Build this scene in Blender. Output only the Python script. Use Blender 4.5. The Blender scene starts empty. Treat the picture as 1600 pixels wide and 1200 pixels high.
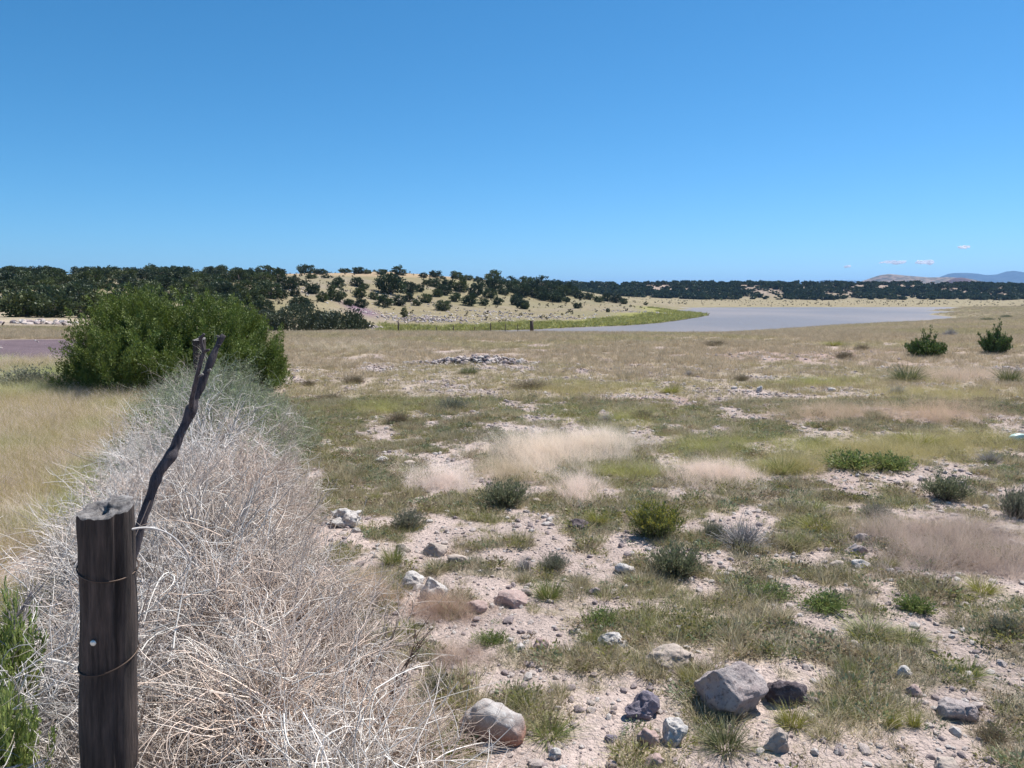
import bpy, math, random
import numpy as np
from mathutils import Vector, noise as mnoise
random.seed(7)
RNG = np.random.default_rng(11)

# ------------------------------------------------------------------ camera, sky, sun, exposure
SC = bpy.context.scene
COL = SC.collection
F = 1200.0                      # focal length in pixels of a 1600 px wide picture
PITCH = math.atan(138.0 / F)    # the camera looks slightly down
EYE = 1.7
cam_data = bpy.data.cameras.new("camera")
cam_data.sensor_width = 36.0
cam_data.lens = 36.0 * F / 1600.0
cam_data.clip_start = 0.05
cam_data.clip_end = 120000.0
cam = bpy.data.objects.new("camera", cam_data)
cam.location = (0, 0, EYE)
cam.rotation_euler = (math.pi / 2 - PITCH, 0, 0)
COL.objects.link(cam)
SC.camera = cam

SUN_EL, SUN_AZ = math.radians(58), math.radians(50)     # azimuth to the right of straight ahead (+Y)
world = bpy.data.worlds.new("World")
SC.world = world
world.use_nodes = True
wn = world.node_tree
bg = wn.nodes["Background"]
sky = wn.nodes.new("ShaderNodeTexSky")
sky.sky_type = 'NISHITA'
sky.sun_disc = False
sky.sun_elevation = SUN_EL
sky.sun_rotation = SUN_AZ
sky.altitude = 1900
sky.air_density = 1.0
sky.dust_density = 0.25
sky.ozone_density = 1.6
SKY_TINT = (.168, .565, .735)
tint = wn.nodes.new("ShaderNodeMix")
tint.data_type = 'RGBA'; tint.blend_type = 'MULTIPLY'; tint.inputs[0].default_value = 1.0
tint.inputs[7].default_value = (SKY_TINT[0], SKY_TINT[1], SKY_TINT[2], 1)
# clean dry air: the red part of the sky falls off faster towards the zenith than the plain model gives
sep = wn.nodes.new("ShaderNodeSeparateColor"); cmb = wn.nodes.new("ShaderNodeCombineColor")
pw = wn.nodes.new("ShaderNodeMath"); pw.operation = 'POWER'; pw.inputs[1].default_value = 1.4
wn.links.new(sky.outputs[0], sep.inputs[0])
wn.links.new(sep.outputs[0], pw.inputs[0]); wn.links.new(pw.outputs[0], cmb.inputs[0])
wn.links.new(sep.outputs[1], cmb.inputs[1]); wn.links.new(sep.outputs[2], cmb.inputs[2])
wn.links.new(cmb.outputs[0], tint.inputs[6])
wn.links.new(tint.outputs[2], bg.inputs[0])
bg.inputs[1].default_value = 0.12

sun_data = bpy.data.lights.new("sun", 'SUN')
sun_data.energy = 5.0
sun_data.angle = math.radians(0.53)
sun_data.color = (1.0, 0.955, 0.89)
sun = bpy.data.objects.new("sun", sun_data)
sdir = Vector((math.sin(SUN_AZ) * math.cos(SUN_EL), math.cos(SUN_AZ) * math.cos(SUN_EL), math.sin(SUN_EL)))
sun.rotation_euler = sdir.to_track_quat('Z', 'Y').to_euler()
COL.objects.link(sun)
SC.view_settings.view_transform = 'Standard'
SC.view_settings.look = 'None'
SC.view_settings.gamma = 1.0
SC.view_settings.use_curve_mapping = False
SC.view_settings.exposure = 0.6
SC.render.film_transparent = False

# ------------------------------------------------------------------ numeric helpers
CT, ST = math.cos(PITCH), math.sin(PITCH)

def slope(v):
    a = 600.0 - v
    return (-F * ST + a * CT) / (F * CT + a * ST)

def place(u, v, d):
    """world point seen at photo pixel (u, v) at forward distance d"""
    a = 600.0 - v
    k = d / (F * CT + a * ST)
    return Vector(((u - 800.0) * k, d, EYE + d * slope(v)))

def hash2(ix, iy, seed):
    h = (ix.astype(np.int64) * 374761393 + iy.astype(np.int64) * 668265263 + seed * 974711) & 0x7fffffff
    h = ((h ^ (h >> 13)) * 1274126177) & 0x7fffffff
    h = ((h ^ (h >> 15)) * 2246822519) & 0x7fffffff
    return ((h ^ (h >> 16)) & 0xffffff) / float(0xffffff)

def vnoise(x, y, seed=0):
    x = np.asarray(x, float); y = np.asarray(y, float)
    ix, iy = np.floor(x), np.floor(y)
    fx, fy = x - ix, y - iy
    fx = fx * fx * (3 - 2 * fx); fy = fy * fy * (3 - 2 * fy)
    a = hash2(ix, iy, seed); b = hash2(ix + 1, iy, seed)
    c = hash2(ix, iy + 1, seed); d = hash2(ix + 1, iy + 1, seed)
    return (a * (1 - fx) + b * fx) * (1 - fy) + (c * (1 - fx) + d * fx) * fy

def fbm(x, y, scale, octaves=4, seed=0, gain=0.5):
    s, amp, tot = 0.0, 1.0, 0.0
    ca, sa = math.cos(0.6), math.sin(0.6)
    x = np.asarray(x, float) / scale; y = np.asarray(y, float) / scale
    for o in range(octaves):
        s = s + amp * vnoise(x, y, seed + o * 17)
        tot += amp; amp *= gain
        x, y = (x * ca - y * sa) * 2.03 + 5.3, (x * sa + y * ca) * 2.03 + 1.7
    return s / tot

def sstep(a, b, x):
    t = np.clip((np.asarray(x, float) - a) / (b - a), 0, 1)
    return t * t * (3 - 2 * t)

# ------------------------------------------------------------------ the terrain as a function
LAKE_Z = -3.5
PROFILE = {   # column of the photo -> (distance, height) knots of the land along that bearing
    -300: [(0, 0), (20, 0), (32, -.1), (50, -.3), (62, -.2), (75, -.4), (110, 2.2), (150, 5), (200, 7.0), (240, 8.1), (300, 7.6), (500, 5), (800, 5)],
    0:    [(0, 0), (20, 0), (32, -.1), (50, -.3), (62, -.2), (75, -.4), (110, 2.2), (150, 5), (200, 7.0), (240, 8.1), (300, 7.6), (500, 5), (800, 5)],
    200:  [(0, 0), (20, 0), (32, -.1), (50, -.4), (62, -.4), (75, -.5), (110, 1.6), (150, 4.6), (200, 6.9), (245, 8.2), (300, 7.8), (500, 5), (800, 5)],
    420:  [(0, 0), (20, 0), (34, -.1), (45, -.45), (60, -1.5), (75, -1.5), (95, -.6), (120, 1.2), (160, 4.6), (200, 7.0), (245, 8.8), (300, 8.4), (500, 5), (800, 5)],
    520:  [(0, 0), (20, 0), (34, -.1), (45, -.45), (60, -1.6), (80, -2.2), (105, -1.9), (130, .2), (165, 4.0), (205, 7.2), (250, 9.2), (300, 9.3), (500, 5), (800, 5)],
    600:  [(0, 0), (20, 0), (34, -.1), (45, -.45), (60, -1.7), (107, -3.4), (125, -3.0), (150, -1.4), (180, 2.0), (215, 6.0), (250, 9.8), (300, 9.5), (500, 5), (800, 6)],
    680:  [(0, 0), (20, 0), (34, -.1), (45, -.45), (60, -1.7), (110, -3.4), (130, -3.0), (160, -1.5), (195, 2.0), (235, 6.4), (268, 9.2), (320, 9), (500, 5), (800, 8)],
    750:  [(0, 0), (20, 0), (34, -.1), (45, -.45), (60, -1.7), (115, -3.4), (135, -3.1), (170, -1.9), (210, 1.0), (250, 5.2), (290, 8.0), (340, 8.6), (500, 6), (800, 12)],
    850:  [(0, 0), (20, 0), (34, -.1), (45, -.45), (60, -1.7), (120, -3.4), (140, -3.1), (180, -2.2), (230, 0.0), (290, 3.2), (350, 7.3), (420, 8.2), (600, 6), (700, 12.2)],
    950:  [(0, 0), (20, 0), (34, -.1), (45, -.45), (60, -1.7), (127, -3.4), (150, -3.0), (200, -1.8), (280, -.6), (350, .2), (420, .6), (600, 1.5), (700, 12.2)],
    1050: [(0, 0), (20, 0), (34, -.1), (45, -.5), (60, -1.7), (120, -3.6), (151, -3.4), (175, -3.2), (220, -2.4), (300, -2.2), (420, -2.0), (600, -.8), (700, 12.2)],
    1120: [(0, 0), (20, 0), (34, -.1), (45, -.5), (60, -1.4), (105, -3.5), (200, -3.6), (350, -3.2), (420, -2.6), (600, -1.1), (700, 12.2)],
    1200: [(0, 0), (20, 0), (34, -.1), (45, -.55), (75, -1.9), (113, -3.3), (200, -3.6), (350, -3.2), (420, -2.6), (600, -1.2), (700, 12.2)],
    1350: [(0, 0), (20, 0), (35, -.1), (60, -.85), (90, -1.8), (137, -3.3), (200, -3.6), (350, -3.2), (420, -2.6), (600, -1.3), (700, 12.2)],
    1500: [(0, 0), (20, 0), (35, -.05), (60, -.65), (100, -1.6), (160, -2.9), (250, -3.2), (350, -3.1), (420, -2.6), (600, -1.3), (700, 11.2)],
    1600: [(0, 0), (20, 0), (35, -.05), (60, -.6), (100, -1.4), (160, -2.3), (250, -2.9), (350, -3.0), (420, -2.6), (600, -1.3), (700, 9.8)],
    1900: [(0, 0), (20, 0), (35, -.05), (60, -.6), (100, -1.4), (160, -2.3), (250, -2.9), (350, -3.0), (420, -2.6), (600, -1.3), (700, 8)],
}
LD0, LD1, ND, NU = math.log(1.0), math.log(60000.0), 420, 111
U0, U1 = -300.0, 1900.0

def build_table():
    ds = np.exp(np.linspace(LD0, LD1, ND))
    cols = sorted(PROFILE)
    prof = []
    for c in cols:
        k = PROFILE[c] + [(1500, 6), (3000, 2), (8000, -5), (60000, -60)]
        prof.append(np.interp(ds, [p[0] for p in k], [p[1] for p in k]))
    prof = np.array(prof)
    us = np.linspace(U0, U1, NU)
    tab = np.empty((NU, ND))
    for j in range(ND):
        tab[:, j] = np.interp(us, cols, prof[:, j])
    for _ in range(2):
        p = np.pad(tab, ((1, 1), (1, 1)), 'edge')
        tab = (p[:-2, 1:-1] + 2 * p[1:-1, 1:-1] + p[2:, 1:-1]) / 4
        p = np.pad(tab, ((0, 0), (1, 1)), 'edge')
        tab = (p[:, :-2] + 2 * p[:, 1:-1] + p[:, 2:]) / 4
    return tab
TAB = build_table()

LAKE_PX = [(560, 522.5), (620, 519.6), (700, 518.3), (830, 515.2), (900, 511.6), (980, 508.8), (1035, 504.5), (1070, 499.5), (1095, 495.3), (1110, 492.4),
           (1098, 490.2), (1070, 488.0), (1050, 485.0), (1085, 482.6), (1030, 481.2), (1120, 480.4), (1300, 480.0), (1480, 479.8), (1500, 481.5), (1470, 483.5),
           (1445, 485.5), (1500, 487.5), (1458, 489.5), (1450, 491.8), (1488, 495.6), (1480, 498.0), (1440, 500.6), (1380, 505.2), (1300, 511.0), (1200, 517.0),
           (1120, 521.2), (900, 524.5), (700, 526), (560, 527)]
def px_on_level(u, v, z):
    d = (z - EYE) / slope(v)
    p = place(u, v, d)
    return (p.x, p.y)
LAKE = np.array([px_on_level(u, v, LAKE_Z) for u, v in LAKE_PX])

def lake_sd(x, y):
    """signed distance to the lake's outline, negative on the water"""
    x = np.asarray(x, float); y = np.asarray(y, float)
    best = np.full(x.shape, 1e9)
    inside = np.zeros(x.shape, bool)
    n = len(LAKE)
    for i in range(n):
        ax, ay = LAKE[i]; bx, by = LAKE[(i + 1) % n]
        ex, ey = bx - ax, by - ay
        t = np.clip(((x - ax) * ex + (y - ay) * ey) / (ex * ex + ey * ey), 0, 1)
        best = np.minimum(best, np.hypot(x - ax - t * ex, y - ay - t * ey))
        c = ((ay > y) != (by > y))
        xin = ax + (y - ay) * (bx - ax) / (by - ay if by != ay else 1e-9)
        inside ^= c & (x < xin)
    return np.where(inside, -best, best)

AMAX = math.radians(42)
def uv_of(x, y):
    r = np.hypot(x, y)
    a = np.arctan2(x, y)
    ac = np.clip(a, -AMAX, AMAX)
    return 800 + F * np.tan(ac), np.maximum(r * np.cos(ac), 1.0)

def height(x, y):
    x = np.asarray(x, float); y = np.asarray(y, float)
    u, d = uv_of(x, y)
    fu = np.clip((u - U0) / (U1 - U0) * (NU - 1), 0, NU - 1.001)
    fd = np.clip((np.log(d) - LD0) / (LD1 - LD0) * (ND - 1), 0, ND - 1.001)
    iu, idd = fu.astype(int), fd.astype(int)
    tu, td = fu - iu, fd - idd
    z = (TAB[iu, idd] * (1 - tu) + TAB[iu + 1, idd] * tu) * (1 - td) + (TAB[iu, idd + 1] * (1 - tu) + TAB[iu + 1, idd + 1] * tu) * td
    # relief: hummocks near, swells far
    r = np.hypot(x, y)
    z = z + (fbm(x, y, 1.6, 4, 3) - .5) * .10 * (1 - sstep(40, 90, r)) + (fbm(x, y, .32, 3, 9) - .5) * .035 * (1 - sstep(14, 30, r))
    z = z + (fbm(x, y, 9, 3, 21) - .5) * .22 * sstep(8, 30, r) * (1 - sstep(500, 900, r))
    z = z + (fbm(x, y, 30, 4, 31) - .5) * 1.8 * sstep(130, 220, r) * (1 - sstep(1200, 3000, r)) * sstep(0, 40, z + 36.5 - 34 * (z < -1.5))
    z = z + (fbm(x, y, 110, 3, 37) - .5) * 2.2 * sstep(600, 760, r) * (1 - sstep(1500, 3000, r))
    sd = np.full(z.shape, 1e3)
    m = (y > 70) & (y < 420)
    if np.any(m):
        sd[m] = lake_sd(x[m], y[m])
    shore = LAKE_Z + .03 + np.minimum(np.maximum(sd, 0), 10) * .02
    z = np.where(sd < 12, np.where(sd < 0, LAKE_Z - .05 - .25 * np.minimum(-sd, 4), shore + (np.maximum(z, shore) - shore) * sstep(1, 12, sd)), z)
    return z

def H(x, y):
    return float(height(np.array([x]), np.array([y]))[0])

def ground_at(u, v, dmin=1.6, dmax=1500.0, fallback=None):
    """the point of the land that the photo shows at pixel (u, v)"""
    ds = np.exp(np.linspace(math.log(dmin), math.log(dmax), 2600))
    a = 600.0 - v
    xs = (u - 800.0) * ds / (F * CT + a * ST)
    zs = EYE + ds * slope(v)
    g = height(xs, ds) - zs
    hit = np.nonzero(g > 0)[0]
    if len(hit) == 0 or hit[0] == 0:
        i = int(np.argmax(g / ds)) if fallback is None else int(np.argmin(abs(ds - fallback)))
    else:
        i = int(hit[0])
    return Vector((xs[i], ds[i], H(xs[i], ds[i])))

def mpp(p):
    """metres that one photo pixel spans at point p"""
    return (p.y * CT + (EYE - p.z) * ST) / F

# ------------------------------------------------------------------ mesh helpers
def mesh_np(name, V, Fq, mat=None, col=None, smooth=False):
    V = np.asarray(V, np.float32).reshape(-1, 3)
    me = bpy.data.meshes.new(name)
    if not isinstance(Fq, list):
        Fq = [Fq]
    loops, starts, tot, off = [], [], [], 0
    for Q in Fq:
        Q = np.asarray(Q, np.int32)
        if Q.size == 0:
            continue
        n, k = Q.shape
        loops.append(Q.ravel()); starts.append(off + np.arange(n) * k); tot.append(np.full(n, k)); off += n * k
    loops = np.concatenate(loops); starts = np.concatenate(starts); tot = np.concatenate(tot)
    me.vertices.add(len(V)); me.vertices.foreach_set("co", V.ravel())
    me.loops.add(len(loops)); me.loops.foreach_set("vertex_index", loops.astype(np.int32))
    me.polygons.add(len(starts)); me.polygons.foreach_set("loop_start", starts.astype(np.int32)); me.polygons.foreach_set("loop_total", tot.astype(np.int32))
    if smooth:
        me.polygons.foreach_set("use_smooth", np.ones(len(starts), bool))
    if col is not None:
        a = me.color_attributes.new("Col", 'FLOAT_COLOR', 'POINT')
        c = np.ones((len(V), 4), np.float32); c[:, :3] = np.asarray(col, np.float32).reshape(-1, 3)
        a.data.foreach_set("color", c.ravel())
    me.update(calc_edges=True)
    if mat is not None:
        me.materials.append(mat)
    return me

def link(name, me, parent=None, loc=None):
    o = bpy.data.objects.new(name, me)
    COL.objects.link(o)
    if parent is not None:
        o.parent = parent
    if loc is not None:
        o.location = loc
    return o

def tag(o, label=None, cat=None, group=None, kind=None):
    if label: o["label"] = label
    if cat: o["category"] = cat
    if group: o["group"] = group
    if kind: o["kind"] = kind
    return o

def unit(a):
    return a / np.maximum(np.linalg.norm(a, axis=-1, keepdims=True), 1e-9)

def tubes(P, R, sides=3, cap=False):
    """P (K,N,3) centre lines, R (K,N) radii -> verts, quads"""
    P = np.asarray(P, float); R = np.asarray(R, float)
    K, N, _ = P.shape
    T = np.empty_like(P)
    T[:, 1:-1] = P[:, 2:] - P[:, :-2]; T[:, 0] = P[:, 1] - P[:, 0]; T[:, -1] = P[:, -1] - P[:, -2]
    T = unit(T)
    ref = np.where(np.abs(T[:, :1, 2:3]) > .9, np.array([1., 0, 0]), np.array([0, 0, 1.])) + 0 * T
    A = unit(np.cross(T, ref)); B = np.cross(T, A)
    ang = np.arange(sides) * 2 * math.pi / sides
    ring = P[:, :, None] + R[:, :, None, None] * (A[:, :, None] * np.cos(ang)[None, None, :, None] + B[:, :, None] * np.sin(ang)[None, None, :, None])
    V = ring.reshape(-1, 3)
    base = (np.arange(K)[:, None, None] * N + np.arange(N - 1)[None, :, None]) * sides
    s = np.arange(sides)[None, None, :]; s2 = (s + 1) % sides
    Q = np.stack([base + s, base + s2, base + sides + s2, base + sides + s], -1).reshape(-1, 4)
    return V, Q

def ribbons(P, W, side=None):
    P = np.asarray(P, float); W = np.asarray(W, float)
    K, N, _ = P.shape
    if side is None:
        a = RNG.uniform(0, 2 * math.pi, K)
        side = np.stack([np.cos(a), np.sin(a), np.zeros(K)], -1)
    S = side[:, None, :] * W[:, :, None] * .5
    V = np.stack([P - S, P + S], 2).reshape(-1, 3)
    b = (np.arange(K)[:, None] * N + np.arange(N - 1)[None, :]) * 2
    Q = np.stack([b, b + 1, b + 3, b + 2], -1).reshape(-1, 4)
    return V, Q

def blades(n, spread, lmin, lmax, width, lean, npt=4, base_sigma=None, curl=.5):
    """n grass blades rising from a small disc; returns P, W"""
    a = RNG.uniform(0, 2 * math.pi, n)
    rr = spread * np.sqrt(RNG.uniform(0, 1, n))
    base = np.stack([rr * np.cos(a), rr * np.sin(a), np.full(n, -.01)], -1)
    a2 = a + RNG.normal(0, .6, n)
    L = RNG.uniform(lmin, lmax, n)
    ln = RNG.uniform(.1, 1, n) * lean
    t = np.linspace(0, 1, npt)[None, :]
    out = (np.sin(ln)[:, None] * t + curl * ln[:, None] * t ** 2) * L[:, None]
    up = (np.cos(ln)[:, None] * t - .35 * curl * ln[:, None] * t ** 2) * L[:, None]
    P = base[:, None, :] + np.stack([out * np.cos(a2)[:, None], out * np.sin(a2)[:, None], up], -1)
    W = width * (1 - .85 * t) * RNG.uniform(.6, 1.3, n)[:, None]
    return P, W

def cols(base, n, per, var=.25, alt=None, altp=0.0):
    """a colour for each of n strands with per vertices each"""
    c = np.array(base, float)[None, :] * RNG.uniform(1 - var, 1 + var, (n, 1))
    if alt is not None:
        m = RNG.uniform(0, 1, n) < altp
        c[m] = np.array(alt, float)[None, :] * RNG.uniform(1 - var, 1 + var, (m.sum(), 1))
    return np.repeat(c, per, axis=0)

def leafquads(C, D, length, width, fold=None):
    """a small diamond leaf at each point C along direction D"""
    C = np.asarray(C, float); D = unit(np.asarray(D, float))
    n = len(C)
    S = unit(np.cross(D, RNG.normal(0, 1, (n, 3))))
    l = (length * RNG.uniform(.6, 1.3, n))[:, None]; w = (width * RNG.uniform(.6, 1.3, n))[:, None]
    V = np.stack([C, C + D * l * .45 + S * w * .5, C + D * l, C + D * l * .45 - S * w * .5], 1).reshape(-1, 3)
    return V, np.arange(n * 4).reshape(-1, 4)

def join(parts):
    Vs, Qs, Cs, off = [], [], [], 0
    for p in parts:
        V, Q, C = p
        Vs.append(V); Qs.append(Q + off); Cs.append(C); off += len(V)
    return np.concatenate(Vs), np.concatenate(Qs), np.concatenate(Cs)

# ------------------------------------------------------------------ materials
def new_mat(name):
    m = bpy.data.materials.new(name)
    m.use_nodes = True
    nt = m.node_tree
    for n in list(nt.nodes):
        nt.nodes.remove(n)
    out = nt.nodes.new("ShaderNodeOutputMaterial")
    return m, nt, out

def N(nt, kind, **kw):
    n = nt.nodes.new(kind)
    for k, v in kw.items():
        setattr(n, k, v)
    return n

def mixc(nt, a, b, fac, mode='MIX'):
    n = nt.nodes.new("ShaderNodeMix"); n.data_type = 'RGBA'; n.blend_type = mode
    for s, v in ((n.inputs[0], fac), (n.inputs[6], a), (n.inputs[7], b)):
        if isinstance(v, bpy.types.NodeSocket): nt.links.new(v, s)
        elif isinstance(v, (int, float)): s.default_value = v
        else: s.default_value = (*v, 1) if len(v) == 3 else v
    return n.outputs[2]

def ramp(nt, src, stops):
    n = nt.nodes.new("ShaderNodeValToRGB")
    e = n.color_ramp.elements
    while len(e) > 1: e.remove(e[-1])
    e[0].position = stops[0][0]; e[0].color = (*stops[0][1], 1) if not isinstance(stops[0][1], float) else (stops[0][1],) * 3 + (1,)
    for p, c in stops[1:]:
        k = e.new(p); k.color = (c, c, c, 1) if isinstance(c, float) else (*c, 1)
    nt.links.new(src, n.inputs[0])
    return n.outputs[0]

def leaf_mat(name, transl=.35, instancer=False, rough=.9, gain=(1, 1, 1), vary=False):
    """thin plant matter: colour from the strand's own colour attribute"""
    m, nt, out = new_mat(name)
    at = N(nt, "ShaderNodeAttribute", attribute_name="Col")
    c = at.outputs[0]
    if instancer:
        a2 = N(nt, "ShaderNodeAttribute", attribute_name="tint", attribute_type='INSTANCER')
        c = mixc(nt, c, a2.outputs[0], 1.0, 'MULTIPLY')
    if vary:   # no two trees quite the same green
        oi = N(nt, "ShaderNodeObjectInfo")
        c = mixc(nt, c, ramp(nt, oi.outputs["Random"], [(0.0, (.62, .66, .80)), (.5, (.95, .98, 1.0)), (1.0, (1.5, 1.32, 1.0))]), 1.0, 'MULTIPLY')
    d = N(nt, "ShaderNodeBsdfDiffuse"); nt.links.new(c, d.inputs[0])
    t = N(nt, "ShaderNodeBsdfTranslucent"); nt.links.new(c, t.inputs[0])
    mx = N(nt, "ShaderNodeMixShader"); mx.inputs[0].default_value = transl
    nt.links.new(d.outputs[0], mx.inputs[1]); nt.links.new(t.outputs[0], mx.inputs[2])
    g = N(nt, "ShaderNodeBsdfGlossy"); g.inputs["Roughness"].default_value = .55; g.inputs["Color"].default_value = (1, 1, 1, 1)
    m2 = N(nt, "ShaderNodeMixShader"); m2.inputs[0].default_value = .03
    nt.links.new(mx.outputs[0], m2.inputs[1]); nt.links.new(g.outputs[0], m2.inputs[2])
    nt.links.new(m2.outputs[0], out.inputs[0])
    return m

MAT_GRASS = leaf_mat("grass_blades", .4, instancer=True)
MAT_LEAF = leaf_mat("leaves", .35)
MAT_TWIG = leaf_mat("dry_twigs", .12)
MAT_TWIG_I = leaf_mat("dry_twigs_heap", .12, instancer=True)
MAT_JUN = leaf_mat("juniper_scales", .18, vary=True)
MAT_BIGJUN = leaf_mat("juniper_scales_near", .18)
MAT_JUN_I = leaf_mat("juniper_scales_far", .2, instancer=True)

def rock_mat(name, c1, c2, c3=None, scale=9, pits=0.0, base_col=None, base_z=0.0, bump=.5):
    m, nt, out = new_mat(name)
    tc = N(nt, "ShaderNodeTexCoord")
    n1 = N(nt, "ShaderNodeTexNoise"); n1.inputs["Scale"].default_value = scale; n1.inputs["Detail"].default_value = 8; n1.inputs["Roughness"].default_value = .65
    nt.links.new(tc.outputs["Object"], n1.inputs["Vector"])
    col = mixc(nt, c1, c2, ramp(nt, n1.outputs[0], [(.38, 0.0), (.62, 1.0)]))
    n2 = N(nt, "ShaderNodeTexNoise"); n2.inputs["Scale"].default_value = scale * 5; n2.inputs["Detail"].default_value = 6; n2.inputs["Roughness"].default_value = .75
    nt.links.new(tc.outputs["Object"], n2.inputs["Vector"])
    if c3 is not None:
        col = mixc(nt, col, c3, ramp(nt, n2.outputs[0], [(.52, 0.0), (.66, 1.0)]))
    vo = N(nt, "ShaderNodeTexVoronoi"); vo.inputs["Scale"].default_value = scale * 4; vo.feature = 'DISTANCE_TO_EDGE'
    nt.links.new(tc.outputs["Object"], vo.inputs["Vector"])
    if base_col is not None:
        sp = N(nt, "ShaderNodeSeparateXYZ"); nt.links.new(tc.outputs["Object"], sp.inputs[0])
        ad = N(nt, "ShaderNodeMath", operation='ADD'); nt.links.new(sp.outputs[2], ad.inputs[0])
        mu = N(nt, "ShaderNodeMath", operation='MULTIPLY'); nt.links.new(n1.outputs[0], mu.inputs[0]); mu.inputs[1].default_value = .12
        nt.links.new(mu.outputs[0], ad.inputs[1])
        col = mixc(nt, base_col, col, ramp(nt, ad.outputs[0], [(max(0, base_z), 0.0), (min(1, base_z + .07), 1.0)]))
    b = N(nt, "ShaderNodeBsdfPrincipled"); b.inputs["Roughness"].default_value = .92
    b.inputs["Specular IOR Level"].default_value = .25
    nt.links.new(col, b.inputs["Base Color"])
    ad2 = N(nt, "ShaderNodeMath", operation='ADD'); nt.links.new(n2.outputs[0], ad2.inputs[0])
    mu2 = N(nt, "ShaderNodeMath", operation='MULTIPLY'); nt.links.new(n1.outputs[0], mu2.inputs[0]); mu2.inputs[1].default_value = 1.5
    nt.links.new(mu2.outputs[0], ad2.inputs[1])
    bp = N(nt, "ShaderNodeBump"); bp.inputs["Strength"].default_value = bump; bp.inputs["Distance"].default_value = .02
    nt.links.new(ad2.outputs[0], bp.inputs["Height"]); nt.links.new(bp.outputs[0], b.inputs["Normal"])
    nt.links.new(b.outputs[0], out.inputs[0])
    return m

# ------------------------------------------------------------------ masks over the land
SOIL = np.array([.455, .375, .34]); STRAW = np.array([.44, .37, .27]); OLIVE = np.array([.35, .305, .20])

FX = lambda y: -1.13 - (y - 2.15) * .388      # the near fence line

def veg_cover(x, y):
    """0 bare soil ... 1 grown over"""
    r = np.hypot(x, y)
    wf = sstep(9, 16, r)
    n = (fbm(x, y, 1.5, 4, 51) * .45 + fbm(x, y, .5, 3, 57) * .55) * wf + (fbm(x, y, 1.2, 3, 51) * .28 + fbm(x, y, .27, 3, 57) * .72) * (1 - wf)
    thr = np.interp(r, [3, 7, 11, 20, 40], [.462, .465, .445, .405, .385])
    # barer ground: a stony patch to the right, more grown strip in the middle
    bare = np.exp(-(((x - 4.6) / 2.6) ** 2 + ((y - 6.6) / 1.6) ** 2)) * .07 + np.exp(-(((x - 3.0) / .9) ** 2 + ((y - 12.4) / 1.3) ** 2)) * .16
    bare = bare + np.exp(-(((x - 5.0) / 1.8) ** 2 + ((y - 9.3) / .5) ** 2)) * .1
    return sstep(-.05, .07, n - thr - bare)

def cinder_mask(x, y):
    e = (fbm(x, y, 3, 3, 71) - .5) * 5
    return sstep(0, 1.2, (-x - 10.6 - (y - 19) * .36) + e * .3) * sstep(18.6, 20.6, y + e * .5) * (1 - sstep(30.5, 32, y + e * .4))

def cobble_mask(x, y):
    """patches of loose reddish cobbles out on the plain"""
    u, d = uv_of(x, y)
    v = 462 + F * (EYE + .05) / np.maximum(d, 1)
    def blob(cu, cv, su, sv):
        return np.exp(-(((u - cu) / su) ** 2 + ((v - cv) / sv) ** 2))
    m = blob(1170, 553, 85, 9) + blob(1340, 553, 70, 12) + blob(1250, 560, 60, 7) + blob(760, 562, 55, 7) + blob(1060, 632, 55, 8) + blob(1410, 572, 40, 5) + blob(1290, 780, 60, 25)*.7
    return np.clip(m * (.4 + 1.2 * fbm(x, y, 1.2, 3, 77)), 0, 1)

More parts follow.
